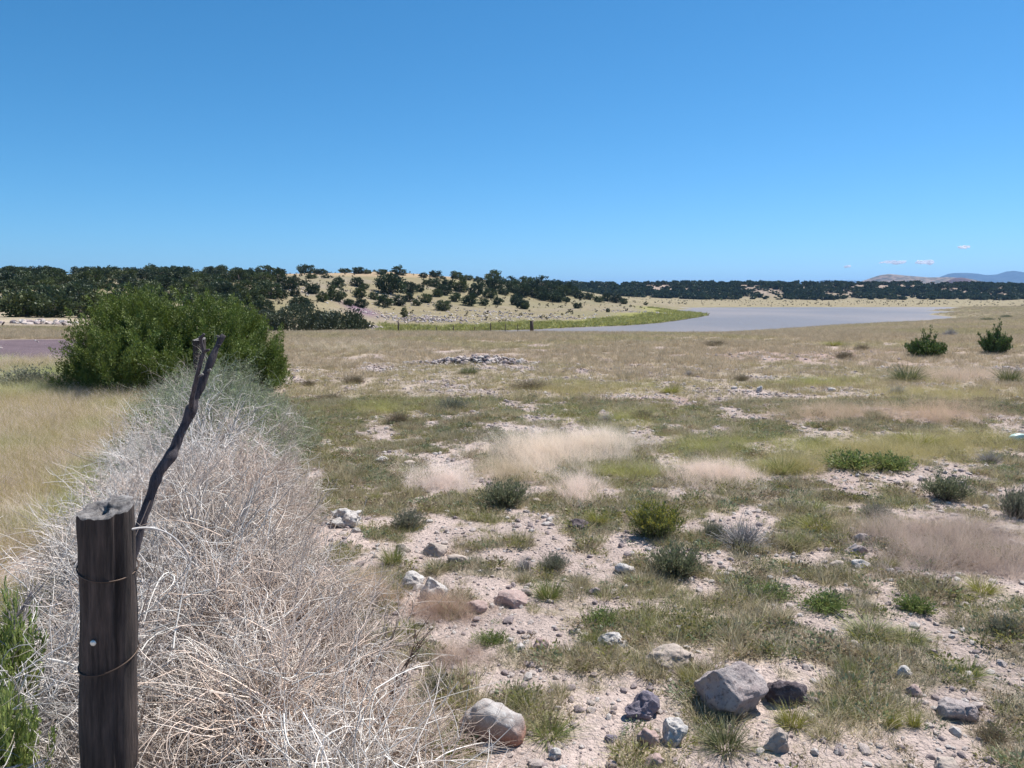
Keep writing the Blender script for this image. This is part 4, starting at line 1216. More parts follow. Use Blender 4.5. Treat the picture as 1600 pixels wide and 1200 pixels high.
BUSHES = [
 (788, 795, 78, 52, 'sage', "grey green bush in the middle, directly below the pale feathery patch"),
 (1026, 845, 88, 62, 'yellow', "bush with yellow flowering top and dark shaded foot"),
 (1062, 905, 92, 60, 'sage', "grey green bush with brown stems in front of the yellow topped bush"),
 (1166, 860, 92, 50, 'dead', "grey leafless shrub right of the yellow topped bush"),
 (1118, 845, 40, 34, 'grey', "small green bush touching the grey leafless shrub"),
 (1488, 785, 72, 50, 'sage', "round blue green bush on stony ground above the pink grass"),
 (1598, 812, 60, 60, 'grey', "grey green bush cut by the right edge of the picture"),
 (705, 642, 52, 24, 'grey', "wide dark dome shaped bush, right one of a pair on open grass"),
 (619, 664, 40, 26, 'brown', "small brown grey dome shaped bush, left one of a pair on open grass"),
 (552, 600, 38, 16, 'brown', "dark low bush beyond the pair of dome shaped bushes"),
 (480, 604, 26, 14, 'brown', "small brown bush nearest the big green juniper"),
 (508, 627, 60, 14, 'brown', "low reddish brown bush at the end of the dry tangle"),
 (732, 585, 42, 14, 'darktuft', "dark clump in front of the low stone pile"),
 (825, 610, 70, 20, 'brown', "faded brown bush spreading beyond the feathery patch"),
 (1425, 596, 62, 30, 'darktuft', "spiky dark green clump with a greyish left side in front of the young junipers"),
 (1584, 598, 46, 32, 'darktuft', "dark green clump with a grey base at the right edge"),
 (1406, 617, 34, 18, 'dead', "little grey shrub just below the spiky dark green clump"),
 (1455, 560, 66, 40, 'shoots', "young bright green juniper with several pointed tips"),
 (1562, 553, 52, 44, 'shoots', "young blue green juniper with one tall tip, right of the wider one"),
 (1306, 541, 32, 10, 'yellowtuft', "flat yellow green clump behind the reddish cobbles"),
 (1322, 562, 30, 18, 'brown', "mauve brown bush among the reddish cobbles"),
 (1350, 548, 24, 12, 'brown', "second brown bush, behind the mauve brown one among the cobbles"),
 (1487, 526, 24, 16, 'dead', "purplish bare shrub behind the young bright green juniper"),
 (1545, 502, 22, 7, 'sage', "low green bush on the flat right of the lake"),
 (1575, 497, 16, 6, 'sage', "smaller green bush on the flat beyond the low one"),
 (1120, 541, 44, 12, 'brown', "reddish low bush at the near edge of the cobble patch"),
 (1005, 655, 42, 16, 'brown', "brown bush at the left end of the gravel strip"),
 (948, 660, 28, 16, 'dead', "grey violet shrub left of the brown bush by the gravel strip"),
 (1078, 588, 18, 12, 'dead', "tiny dark grey shrub far out in the straw"),
 (1160, 596, 26, 12, 'brown', "small dark bush far out, right of the tiny grey shrub"),
 (1050, 615, 34, 16, 'yellowtuft', "yellow olive clump beyond the gravel strip"),
 (935, 822, 42, 30, 'yellowtuft', "yellow green clump behind the small dark grey stone"),
 (636, 828, 58, 38, 'grey', "olive clump with wiry stems between the stones and the white pitted rock"),
 (612, 885, 44, 40, 'tuft', "upright green and straw clump left of the smooth tan stone"),
 (858, 940, 56, 40, 'tuft', "green clump just right of the smooth pinkish brown stone"),
 (866, 893, 50, 30, 'grey', "grey green bush behind the green clump"),
 (820, 893, 30, 30, 'dead', "pale wiry weed left of the grey green bush"),
 (1228, 742, 62, 30, 'tuft', "bright green clump at the upper edge of the gravel"),
 (1335, 735, 90, 34, 'forb', "broad leafy green weed, left of two growing together"),
 (1395, 738, 80, 36, 'forb', "broad leafy blue green weed, right of two growing together"),
 (1445, 700, 90, 24, 'yellowtuft', "yellow green clump beyond the leafy weeds"),
 (1552, 725, 40, 24, 'dead', "grey violet shrub with one pale seed head"),
 (1283, 835, 62, 26, 'yellowtuft', "yellow green clump left of the pink grass"),
 (1278, 800, 62, 20, 'tuft', "olive clump behind the yellow green one left of the pink grass"),
 (1375, 812, 50, 26, 'grey', "grey green bush behind the left end of the pink grass"),
 (1395, 888, 30, 22, 'yellowtuft', "small yellow clump at the lower left of the pink grass"),
 (1240, 855, 40, 26, 'tuft', "olive clump between the grey leafless shrub and the gravel"),
 (1228, 885, 24, 16, 'yellowtuft', "small orange tinged clump below the grey leafless shrub"),
 (1205, 940, 80, 26, 'forb', "flat green weed on gravel below the grey leafless shrub"),
 (1300, 960, 90, 34, 'forb', "wide flat grey green weed mat in the right foreground"),
 (1440, 960, 70, 34, 'forb', "green weed mat below the pink grass"),
 (1370, 1000, 90, 26, 'tuft', "dark green strip of grass with pale leaves at its foot"),
 (1430, 1008, 60, 24, 'tuft', "green tail of grass right of the dark green strip"),
 (1580, 995, 60, 34, 'grey', "grey green bush at the right edge in the foreground"),
 (1330, 1062, 34, 40, 'tuft', "upright green clump between gravel and the white streaked stone"),
 (1320, 1122, 60, 30, 'tuft', "low green clump right of the dark brown rock"),
 (1400, 1140, 34, 36, 'yellowtuft', "pair of bright stalks of grass on the gravel, left one"),
 (1432, 1138, 30, 38, 'yellowtuft', "pair of bright stalks of grass on the gravel, right one"),
 (1560, 1165, 60, 34, 'brown', "brown olive clump right of the broad flat grey rock"),
 (1520, 1060, 60, 30, 'tuft', "straw tinged clump behind the broad flat grey rock"),
 (1545, 930, 60, 24, 'yellowtuft', "straw yellow clump at the right under the pink grass"),
 (1075, 1070, 30, 34, 'yellowtuft', "yellow green clump behind the largest rock's left side"),
 (1245, 1140, 60, 36, 'yellowtuft', "bright green clump in front of the dark brown rock"),
 (1140, 1180, 90, 46, 'darktuft', "shaded dark clump at the foot of the largest rock"),
 (860, 1160, 80, 34, 'tuft', "green clump at the right side of the rusty boulder"),
 (690, 1190, 70, 40, 'tuft', "green and straw clump at the left side of the rusty boulder"),
 (680, 1085, 50, 34, 'grey', "silvery green weed behind and left of the rusty boulder"),
 (815, 1110, 44, 34, 'tuft', "upright olive clump behind the rusty boulder"),
 (925, 1010, 40, 30, 'tuft', "green clump right of the small brown stone"),
 (640, 990, 34, 26, 'tuft', "bright green clump beside the bare dark stems"),
 (945, 980, 70, 28, 'forb', "low green weed in the middle foreground"),
 (765, 1010, 60, 26, 'forb', "low grey green weed in front of the smooth pinkish brown stone"),
 (25, 612, 110, 44, 'grey', "wispy grey green bush at the left edge near the cinder ground"),
 (20, 585, 50, 22, 'tuft', "olive clump at the left edge, behind the wispy grey green bush"),
]
for b in BUSHES:
    u, v, w, h, kd, lab = b
    bush(u, v, w, h, kd, lab, {"tuft": "grass clump", "yellowtuft": "grass clump", "darktuft": "grass clump", "forb": "weed", "shoots": "young juniper"}.get(kd, "bush"))

# ------------------------------------------------------------------ thicket at the foot of the hill
def thicket(u, vb, w, h, label, seed, c=(.065, .085, .045)):
    d = 68.0 + seed
    x = (u - 800) / (F * CT) * d; z = H(x, d)
    p = Vector((x, d, z)); k = mpp(p)
    topz = EYE + d * slope(vb - h)
    H_ = topz - z
    V, Q, C = clump_crown(90, 55, w * k * .5, H_ * .5, .22, c, 1000 + seed)
    e = bpy.data.objects.new("large_shrub", None); COL.objects.link(e); e.location = p
    tag(e, label, "shrub")
    link("crown", mesh_np("crown", V, Q, MAT_JUN, C), e)
    link("trunk", trunk_mesh(H_ * .6, w * k * .3, seed, .07, 9), e)
thicket(462, 522, 96, 44, "large green thicket shrub at the foot of the hill, right behind the big juniper", 3)
thicket(418, 520, 70, 34, "dull shrub partly hidden behind the big juniper's right shoulder", 6, (.085, .09, .06))
thicket(540, 522, 74, 33, "lower rounded thicket shrub to the right of the large one", 1)
thicket(500, 520, 50, 30, "thin shrub filling the gap between the two thicket shrubs", 5, (.09, .095, .065))

# ------------------------------------------------------------------ the big juniper
def big_juniper():
    g = np.random.default_rng(77)
    D0 = 13.9
    k = D0 / (F * CT)
    lumps = []   # centre u, top v, half width px, distance offset
    for (u, vt, hw, off) in [(222, 447, 84, 0), (285, 447, 74, .3), (182, 490, 52, -.2), (350, 475, 66, .1), (400, 512, 48, -.1), (432, 560, 26, -.3), (142, 545, 24, 0),
                             (250, 500, 90, -.7), (190, 540, 50, -.8), (330, 530, 70, -.7), (200, 470, 60, .8), (320, 480, 70, .9), (260, 470, 70, .6)]:
        x = (u - 800) * k; d = D0 + off
        top = EYE + d * slope(vt) - .22; r = hw * k
        lumps.append((x, d, top, r))
    root = bpy.data.objects.new("big_juniper", None); COL.objects.link(root)
    cx, cy = (278 - 800) * k, D0
    gz = H(cx, cy)
    root.location = (cx, cy, gz)
    C, A = [], []
    for (x, d, top, r) in lumps:
        hz = (top - gz) / 2
        n = int(270 * (r / .8) ** 1.3)
        dr = unit(g.normal(0, 1, (n, 3)))
        q = g.uniform(.55, 1.0, n) ** .35 * (1 + .10 * np.sin(dr[:, 0] * 7 + dr[:, 2] * 5))
        # boxier below so the skirt reaches the ground
        sh = np.array([r, r * .95, hz])
        P = dr * q[:, None] * sh
        P[:, :2] *= np.where(P[:, 2] < 0, 1.0 + .18 * np.minimum(-P[:, 2] / hz, 1), 1)[:, None]
        # gather the sprays into flame shaped clusters
        nc = max(6, n // 14)
        cidx = g.integers(0, nc, n); ctr = P[g.choice(n, nc, replace=False)]
        ctr = ctr * g.uniform(.9, 1.05, (nc, 1))
        pull = .80
        fl = g.normal(0, 1, (n, 3)) * np.array([.085, .085, .24])
        P = P * (1 - pull) + (ctr[cidx] + fl) * pull
        C.append(P + np.array([x, d, gz + hz * .98]) - np.array([cx, cy, gz]))
        a = unit(dr * np.array([1, 1, .6])) * .5 + np.array([0, 0, 1.05]) + g.normal(0, .2, (n, 3))
        A.append(unit(a))
    C = np.concatenate(C); A = np.concatenate(A)
    C[:, 2] = np.maximum(C[:, 2], .04 + .1 * g.uniform(0, 1, len(C)))
    C[:, 2] = np.minimum(C[:, 2], 1.40 + .24 * np.exp(-((C[:, 0] + .15) / .8) ** 2) + g.uniform(-.2, .08, len(C)))
    n = len(C); per = 125
    L = g.uniform(.20, .42, n)
    S1 = unit(np.cross(A, g.normal(0, 1, (n, 3)))); S2 = np.cross(A, S1)
    t = g.uniform(0, 1, (n, per)); ph = g.uniform(0, 6.28, (n, per))
    rad = (.066 * np.sin(np.pi * np.clip(t * .8 + .18, 0, 1)) + .008) * g.uniform(.3, 1, (n, per))
    P = C[:, None] + A[:, None] * (L[:, None] * t)[..., None] + (S1[:, None] * np.cos(ph)[..., None] + S2[:, None] * np.sin(ph)[..., None]) * rad[..., None]
    Dn = A[:, None] * 1.1 + (S1[:, None] * np.cos(ph)[..., None] + S2[:, None] * np.sin(ph)[..., None]) * .6 + g.normal(0, .3, P.shape)
    P = P.reshape(-1, 3); Dn = Dn.reshape(-1, 3)
    V, Q = leafquads(P, Dn, .038, .015)
    V[:, 2] = np.maximum(V[:, 2], .01)
    base = np.array([.105, .155, .030])[None, :] * np.repeat(g.uniform(.55, 1.3, n), per)[:, None]
    tip = t.reshape(-1, 1)
    cc = base * (1 - .45 * tip) + np.array([.21, .245, .048]) * .45 * tip
    cc = cc * g.uniform(.8, 1.2, (len(cc), 1))
    link("crown", mesh_np("crown", V, Q, MAT_BIGJUN, np.repeat(cc, 4, axis=0)), root)
    rn = random.Random(5)
    P, R = [], []
    for i in range(16):
        x, d, top, r = lumps[i % len(lumps)]
        ex, ey, ez = x - cx + rn.uniform(-.3, .3), d - cy + rn.uniform(-.3, .3), (top - gz) * rn.uniform(.55, .8)
        pts = [(ex * t ** 1.2 + rn.uniform(-.05, .05), ey * t ** 1.2 + rn.uniform(-.05, .05), -.1 + (ez + .1) * t ** .8) for t in np.linspace(0, 1, 6)]
        P.append(pts); R.append([.09 * (1 - .85 * t) for t in np.linspace(0, 1, 6)])
    V, Q = tubes(P, R, 6)
    link("trunk", mesh_np("trunk", V, Q, MAT_BARK, smooth=True), root)
    tag(root, "big bushy bright green juniper filling the left middle ground behind the fence line", "juniper tree")
big_juniper()

# ------------------------------------------------------------------ fence posts
def wood_mat(name, c1, c2, rings=False):
    m, nt, out = new_mat(name)
    tc = N(nt, "ShaderNodeTexCoord")
    mp = N(nt, "ShaderNodeMapping"); mp.inputs["Scale"].default_value = (1, 1, .07) if not rings else (1, 1, 1)
    nt.links.new(tc.outputs["Object"], mp.inputs[0])
    n = N(nt, "ShaderNodeTexNoise"); n.inputs["Scale"].default_value = 60 if not rings else 34; n.inputs["Detail"].default_value = 9; n.inputs["Roughness"].default_value = .7
    nt.links.new(mp.outputs[0], n.inputs["Vector"])
    n2 = N(nt, "ShaderNodeTexNoise"); n2.inputs["Scale"].default_value = 7; n2.inputs["Detail"].default_value = 5
    nt.links.new(tc.outputs["Object"], n2.inputs["Vector"])
    c = mixc(nt, c1, c2, ramp(nt, n.outputs[0], [(.38, 0.0), (.64, 1.0)]))
    c = mixc(nt, c, ramp(nt, n2.outputs[0], [(.3, .55), (.7, 1.3)]), .8, 'MULTIPLY')
    b = N(nt, "ShaderNodeBsdfPrincipled"); b.inputs["Roughness"].default_value = .85
    nt.links.new(c, b.inputs["Base Color"])
    bp = N(nt, "ShaderNodeBump"); bp.inputs["Strength"].default_value = 1.0; bp.inputs["Distance"].default_value = .012
    nt.links.new(n.outputs[0], bp.inputs["Height"]); nt.links.new(bp.outputs[0], b.inputs["Normal"])
    nt.links.new(b.outputs[0], out.inputs[0])
    return m
MAT_POST = wood_mat("weathered_post_wood", (.022, .016, .0145), (.10, .073, .063))
MAT_END = wood_mat("cut_wood_end", (.08, .072, .072), (.33, .31, .30), rings=True)
MAT_STICK = wood_mat("dead_branch_wood", (.035, .028, .034), (.11, .09, .10))
m, nt, out = new_mat("rusty_wire"); b_ = N(nt, "ShaderNodeBsdfPrincipled"); b_.inputs["Base Color"].default_value = (.10, .07, .055, 1); b_.inputs["Metallic"].default_value = .6; b_.inputs["Roughness"].default_value = .55; nt.links.new(b_.outputs[0], out.inputs[0]); MAT_WIRE = m
m, nt, out = new_mat("pale_metal"); b_ = N(nt, "ShaderNodeBsdfPrincipled"); b_.inputs["Base Color"].default_value = (.75, .74, .68, 1); b_.inputs["Metallic"].default_value = .3; b_.inputs["Roughness"].default_value = .35; nt.links.new(b_.outputs[0], out.inputs[0]); MAT_NAIL = m

def post(x, y, ztop, r, label, seed, tilt=(0, 0), wraps=(), nail=None):
    root = bpy.data.objects.new("fence_post", None); COL.objects.link(root)
    zb = H(x, y)
    root.location = (x, y, zb); root.rotation_euler = (tilt[0], tilt[1], 0)
    tag(root, label, "fence post", "wooden posts of the near fence")
    h = ztop - zb
    ns, nh = 48, 44
    zz = np.linspace(-.12, h, nh)
    an = np.arange(ns) / ns * 2 * math.pi
    V = []
    for z in zz:
        for a in an:
            rr = r * (1 + .045 * math.sin(a * 3 + z * 2 + seed) + .035 * math.sin(z * 9 + a) + .05 * mnoise.noise(Vector((math.cos(a) * 3, math.sin(a) * 3, z * 9 + seed))) + .03 * mnoise.noise(Vector((math.cos(a) * 2, math.sin(a) * 2, z * 3 + seed))) + .03 * mnoise.noise(Vector((math.cos(a) * 9, math.sin(a) * 9, z * 1.2))))
            if z < .25: rr *= 1 + (.25 - z) * .35
            # drying checks running down the grain
            for ca, wd, dp in ((-1.9, .05, .16), (-.75, .06, .22), (.5, .05, .15), (2.4, .06, .2)):
                dd = (a - (ca % 6.283) + math.pi) % (2 * math.pi) - math.pi
                rr *= 1 - dp * math.exp(-(dd / wd) ** 2) * (.4 + .6 * min(1, max(0, z / h)))
            zt = z
            if z > h - .001: zt = z + .018 * math.sin(a + .6) + .012 * mnoise.noise(Vector((math.cos(a) * 5, math.sin(a) * 5, 3)))
            V.append((rr * math.cos(a), rr * math.sin(a), zt))
    V = np.array(V)
    i = np.arange(nh - 1)[:, None]; j = np.arange(ns)[None, :]
    Q = np.stack([i * ns + j, i * ns + (j + 1) % ns, (i + 1) * ns + (j + 1) % ns, (i + 1) * ns + j], -1).reshape(-1, 4)
    link("shaft", mesh_np("shaft", V, Q, MAT_POST, smooth=True), root)
    rim = V[-ns:]
    VV = [rim * np.array([f, f, 1]) + np.array([0, 0, dz]) for f, dz in ((1, 0), (.96, .003), (.8, .002), (.6, -.002), (.4, .002), (.2, -.003), (.03, -.002))]
    VV = [v + np.stack([0 * v[:, 0], 0 * v[:, 0], .0035 * np.sin(v[:, 0] * 190 + 2 * np.sin(v[:, 1] * 90))], -1) * (1 if kk else 0) for kk, v in enumerate(VV)]
    V2 = np.concatenate(VV); nn = len(VV)
    i = np.arange(nn - 1)[:, None]
    Q2 = np.stack([i * ns + j, i * ns + (j + 1) % ns, (i + 1) * ns + (j + 1) % ns, (i + 1) * ns + j], -1).reshape(-1, 4)
    cap = np.array([[(nn - 1) * ns + q for q in range(ns)]])
    link("cut_top", mesh_np("cut_top", V2, [Q2, cap], MAT_END), root)
    for (z, tl, ph) in wraps:
        a = np.linspace(0, 2 * math.pi, 40)
        P = np.stack([(r * 1.07) * np.cos(a), (r * 1.07) * np.sin(a), z + tl * np.sin(a + ph)], -1)[None]
        Vw, Qw = tubes(P, np.full((1, 40), .0022), 5)
        link("wire_wrap", mesh_np("wire_wrap", Vw, Qw, MAT_WIRE, smooth=True), root)
    if nail:
        import bmesh
        bm = bmesh.new(); bmesh.ops.create_uvsphere(bm, u_segments=14, v_segments=10, radius=.0085)
        for v in bm.verts: v.co.y *= .55
        me = bpy.data.meshes.new("nail_head"); bm.to_mesh(me); bm.free(); me.materials.append(MAT_NAIL)
        for p_ in me.polygons: p_.use_smooth = True
        link("nail_head", me, root, nail)
    return root
ptop = place(168, 793, 2.13)
post(ptop.x - .055, 2.13, ptop.z, .0735, "thick dark weathered fence post in the foreground with wire wrapped round it", 1, (0.0, .05), ((.93, .018, -.6), (.66, .026, .6)), nail=(-.004, -.077, .735))
p2 = place(308, 530, 10.6)
post(p2.x, 10.6, p2.z, .083, "second fence post, standing in front of the big juniper, only its top showing", 2, (0, .03), ((.9, .01, 0),))

def wires():
    P = []
    ax, ay, az = ptop.x, 2.13, ptop.z; bx, by, bz = p2.x, 10.6, p2.z
    tt = np.linspace(0, 1, 40)
    res = []
    for dz in (-.18, -.47, -.76):
        x = ax + .03 + (bx - ax) * tt; y = ay + (by - ay) * tt; z = az + dz + (bz - az) * tt - .12 * np.sin(math.pi * tt)
        res.append(np.stack([x, y, z], -1))
    root = bpy.data.objects.new("wire_fence", None); COL.objects.link(root); root.location = (ax, ay, H(ax, ay))
    tag(root, "thin rusty wires strung between the two near posts through the dry tangle", "fence wire")
    o = np.array(root.location)
    for pth in res:
        V, Q = tubes(pth[None] - o, np.full((1, 40), .0018), 4)
        link("wire", mesh_np("wire", V, Q, MAT_WIRE), root)
wires()
def wire_end():
    pts = [(205, 827, 2.12), (222, 824, 2.14), (240, 825, 2.16), (262, 832, 2.2), (281, 848, 2.24), (292, 864, 2.26), (297, 878, 2.28)]
    P = np.array([place(*q)[:] for q in pts]); o = P[0].copy()
    ti = np.linspace(0, 6, 25); P = np.stack([np.interp(ti, range(7), P[:, c]) for c in range(3)], -1)
    for _ in range(4): P[1:-1] = (P[:-2] + 2 * P[1:-1] + P[2:]) / 4
    V, Q = tubes((P - o)[None], np.full((1, 25), .0032), 6)
    e = link("dry_stalk", mesh_np("dry_stalk", V, Q, MAT_TWIG, np.tile((.55, .52, .5), (len(V), 1)), smooth=True), loc=o)
    tag(e, "single pale stalk arching out from the right side of the foreground fence post", "dry stalk")
wire_end()

# the forked branch leaning beside the post
def forked_branch():
    base = [(166, 1135, 2.85, 22), (178, 1040, 2.88, 21), (190, 950, 2.92, 20), (201, 893, 2.95, 18), (211, 850, 2.98, 17), (224, 808, 3.0, 16), (236, 772, 3.03, 15), (243, 750, 3.05, 17), (250, 735, 3.06, 15), (266, 715, 3.08, 19),
            (272, 702, 3.1, 15), (281, 680, 3.12, 14), (291, 660, 3.14, 14), (299, 641, 3.15, 17), (306, 622, 3.17, 14), (314, 602, 3.19, 12.5), (322, 582, 3.2, 12), (330, 565, 3.22, 11), (336, 548, 3.23, 10), (343, 534, 3.25, 9.5), (350, 523, 3.26, 8)]
    fork = [(296, 648, 3.15, 8), (300, 622, 3.12, 7.5), (304, 604, 3.1, 7), (309, 585, 3.09, 7), (313, 568, 3.08, 6.5), (318, 552, 3.08, 6), (316, 540, 3.08, 6), (313, 526, 3.07, 6)]
    root = bpy.data.objects.new("forked_branch", None); COL.objects.link(root)
    b0 = place(*base[0][:3]); gz = H(b0.x, b0.y); root.location = (b0.x, b0.y, gz)
    tag(root, "dark crooked forked branch leaning up beside the foreground fence post", "branch")
    o = np.array(root.location)
    def smooth_tube(pts, nm, jitter):
        P = np.array([place(u, v, d)[:] for u, v, d, w in pts]); R = np.array([w * d / F * .5 for u, v, d, w in pts])
        if nm == "main_stem":
            P[0, 2] = gz - .05
        n = (len(P) - 1) * 5 + 1
        ti = np.linspace(0, len(P) - 1, n)
        Pi = np.stack([np.interp(ti, range(len(P)), P[:, c]) for c in range(3)], -1); Ri = np.interp(ti, range(len(P)), R)
        for _ in range(2):
            Pi[1:-1] = (Pi[:-2] + 2 * Pi[1:-1] + Pi[2:]) / 4
        Ri = Ri * (1 + jitter * np.array([mnoise.noise(Vector((t * .9, 2, 1))) for t in ti]))
        V, Q = tubes((Pi - o)[None], Ri[None], 9)
        V = V + np.array([mnoise.noise_vector(Vector(v) * 30)[:] for v in V]) * .0025
        cap0 = np.arange(len(V) - 9, len(V))[None, :]
        link(nm, mesh_np(nm, V, [Q, cap0], MAT_STICK, smooth=True), root)
        return Pi
    A = smooth_tube(base, "main_stem", .3)
    B = smooth_tube(fork, "side_stem", .25)
    # broken knots and cut twig stubs with pale ends
    rn = random.Random(3)
    for pts, f in ((A, .97), (A, .92), (A, .8), (A, .72), (A, .66), (A, .55), (A, .47), (A, .6), (B, .98), (B, .75), (B, .4)):
        q = Vector(pts[int(f * (len(pts) - 1))]) - Vector(root.location)
        s = rn.choice((-1, 1, 1))
        dr = Vector((s * rn.uniform(.5, 1), rn.uniform(-.9, .1), rn.uniform(.2, .9))).normalized()
        L = rn.uniform(.014, .032)
        P = np.array([[q[:], (q + dr * L * .5)[:], (q + dr * L)[:]]])
        V, Q = tubes(P, np.array([[.0075, .006, .005]]), 7)
        link("twig_stub", mesh_np("twig_stub", V, [Q, np.arange(14, 21)[None, :]], MAT_END if rn.random() < .6 else MAT_STICK), root)
forked_branch()

# ------------------------------------------------------------------ the heap of tumbleweed along the fence
def tangle(n, r, rad, c, alt, seed, leaf=None, kn=6):
    """a ball of curling dry twigs"""
    global RNG
    keep = RNG; RNG = np.random.default_rng(seed)
    # branching skeleton: first order stems radiate and curl inwards, second order shoot off them
    def order(starts, dirs, lens, curl, npt):
        P = [starts]; d = dirs.copy()
        ax = unit(RNG.normal(0, 1, d.shape))
        for i in range(npt - 1):
            d = unit(d + np.cross(ax, d) * curl[:, None] + RNG.normal(0, .10, d.shape))
            P.append(P[-1] + d * (lens / (npt - 1))[:, None])
        return np.stack(P, 1), d
    n0 = n // 7; n1 = n // 3; n2 = n - n0 - n1
    s0 = RNG.normal(0, .16 * r, (n0, 3)); d0 = unit(RNG.normal(0, 1, (n0, 3)) + np.array([0, 0, .25]))
    P0, _ = order(s0, d0, r * RNG.uniform(.7, 1.25, n0), RNG.normal(0, .18, n0), kn)
    def off(Pp, m, lmin, lmax, curlv):
        i = RNG.integers(0, len(Pp), m); j = RNG.integers(1, kn, m)
        st = Pp[i, j]; dd = unit(Pp[i, j] - Pp[i, j - 1]); dd = unit(dd + RNG.normal(0, .6, dd.shape))
        return order(st, dd, r * RNG.uniform(lmin, lmax, m), RNG.normal(0, curlv, m), kn)[0]
    P1 = off(P0, n1, .4, .9, .28); P2 = off(P1, n2, .18, .5, .35)
    parts = []
    t = np.linspace(0, 1, kn)[None, :]
    for P, rr in ((P0, rad * 1.7), (P1, rad * 1.05), (P2, rad * .70)):
        V, Q = tubes(P, rr * (1 - .6 * t) * RNG.uniform(.7, 1.3, (len(P), 1)), 3)
        parts.append((V, Q, cols(c, len(P), kn * 3, .28, alt, .35)))
    if leaf:
        per, size, lc = leaf
        m = len(P2); j = RNG.integers(1, kn, (m, per))
        C = np.take_along_axis(P2, j[..., None], 1).reshape(-1, 3) + RNG.normal(0, .008, (m * per, 3))
        V, Q = leafquads(C, RNG.normal(0, 1, C.shape) + np.array([0, 0, .5]), size, size * .4)
        parts.append((V, Q, cols(lc, m * per, 4, .3)))
    RNG = keep
    V, Q, C = join(parts)
    return mesh_np("tangle", V, Q, MAT_TWIG_I, C)

TG = [tangle(1150, .42, .0026, (.60, .55, .51), (.38, .32, .28), 1),
      tangle(1150, .42, .0026, (.64, .60, .56), (.72, .69, .65), 2),
      tangle(1000, .42, .0029, (.48, .42, .37), (.68, .63, .58), 3),
      tangle(1250, .42, .0021, (.56, .46, .39), (.62, .55, .49), 4),
      tangle(1000, .42, .0020, (.37, .37, .31), (.24, .26, .17), 5, leaf=(7, .020, (.19, .24, .11))),
      tangle(800, .42, .0020, (.34, .35, .27), (.24, .26, .17), 6, leaf=(10, .020, (.24, .30, .15)))]
def heap():
    X, Y, Z, S, I, T = [], [], [], [], [], []
    rn = random.Random(21)
    y = 1.75
    while y < 11.0:
        ln = FX(y)
        wr = np.interp(y, [1.8, 2.6, 4.5, 7, 8.6, 11], [.95, .88, .72, .92, 1.15, 1.0]); wl = np.interp(y, [1.8, 2.6, 3.3, 8, 11], [.95, .9, .38, .38, .45])
        nrow = int(np.interp(y, [2, 11], [6, 8]))
        for i in range(nrow):
            f = (i + rn.uniform(.1, .9)) / nrow
            x = ln - wl + (wl + wr) * f + .12 * math.sin(y * 2.3 + 1)
            edge = 1 - abs(f - .45) / .6
            hz = np.interp(y, [2, 3, 5, 8, 9.5, 11], [.42, .46, .40, .43, .52, .44]) * max(.18, edge) * (.84 + .30 * math.sin(y * 3.1 + 1.3 * f) * math.sin(y * 1.7 + 2.2)) + rn.uniform(-.11, .10)
            s = rn.uniform(.6, .95) * (.75 + .35 * edge)
            front = abs(x - FX(2.13) * y / 2.13) < .42 and y < 2.5
            if front: hz = min(hz, .08); s = min(s, .55)
            for lay in range(2 if hz > .25 else 1):
                zz = hz - lay * .27
                X.append(x + rn.uniform(-.08, .08)); Y.append(y + rn.uniform(-.12, .12)); Z.append(H(x, y) + max(.1, zz) * .8); S.append(s)
                if y > 7.6 and rn.random() < .72: I.append(rn.choice((4, 5)))
                elif y > 6.4 and rn.random() < .35: I.append(4)
                else: I.append(rn.choice((0, 1, 1, 2, 3)) if f < .45 else rn.choice((0, 2, 3, 3, 1)))
                w8 = rn.uniform(.85, 1.38)
                T.append((w8, w8 * (1 if f < .5 else .965), w8 * (1.02 if f < .5 else .94)))
        y += .34 if y < 5 else .42
    n = len(X)
    rot = np.array([[rn.uniform(0, 6.28) for _ in range(3)] for _ in range(n)])
    S = np.array(S)
    scatter("tumbleweed_undergrowth", "pale tangle of dry tumbleweed piled along the fence from the foreground to the big juniper", TG,
            np.stack([X, Y, Z], -1), rot, np.stack([S, S, S], -1), I, np.array(T))
    # longer bleached stalks lying over the heap and dead thatch under it
    m = 2300
    yy = 1.9 + 8.6 * RNG.uniform(0, 1, m) ** 1.7
    xx = FX(yy) + RNG.uniform(-.65, 1.0, m) * np.interp(yy, [2, 5, 9], [1, .85, 1.1])
    edge = 1 - np.abs((xx - FX(yy)) - .15) / 1.2
    zz = height(xx, yy) + np.clip(edge, .1, 1) * RNG.uniform(.1, .72, m)
    clear = (yy < 2.5) & (np.abs(xx - FX(2.13) * yy / 2.13) < .42)
    zz = np.where(clear, height(xx, yy) + .05, zz)
    a = RNG.uniform(0, 6.28, m); el = RNG.normal(.1, .45, m); L = RNG.uniform(.12, .5, m)
    d = np.stack([np.cos(a) * np.cos(el), np.sin(a) * np.cos(el), np.sin(el)], -1)
    P = [np.stack([xx, yy, zz], -1)]
    cv = RNG.normal(0, .16, (m, 3))
    for i in range(6):
        d = unit(d + cv + RNG.normal(0, .05, d.shape)); P.append(P[-1] + d * (L / 6)[:, None])
    P = np.stack(P, 1)
    gzz = height(P[:, :, 0].ravel(), P[:, :, 1].ravel()).reshape(P.shape[:2])
    P[:, :, 2] = np.maximum(P[:, :, 2], gzz + .01)
    t = np.linspace(0, 1, 7)[None, :]
    V, Q = tubes(P, .0027 * (1 - .6 * t) * RNG.uniform(.5, 1.3, (m, 1)), 4)
    tag(link("dry_stalk_undergrowth", mesh_np("stalks", V, Q, MAT_TWIG, cols((.68, .64, .59), m, 28, .2, (.28, .23, .2), .15))), "bleached longer stalks lying over the tumbleweed", kind="stuff")
heap()

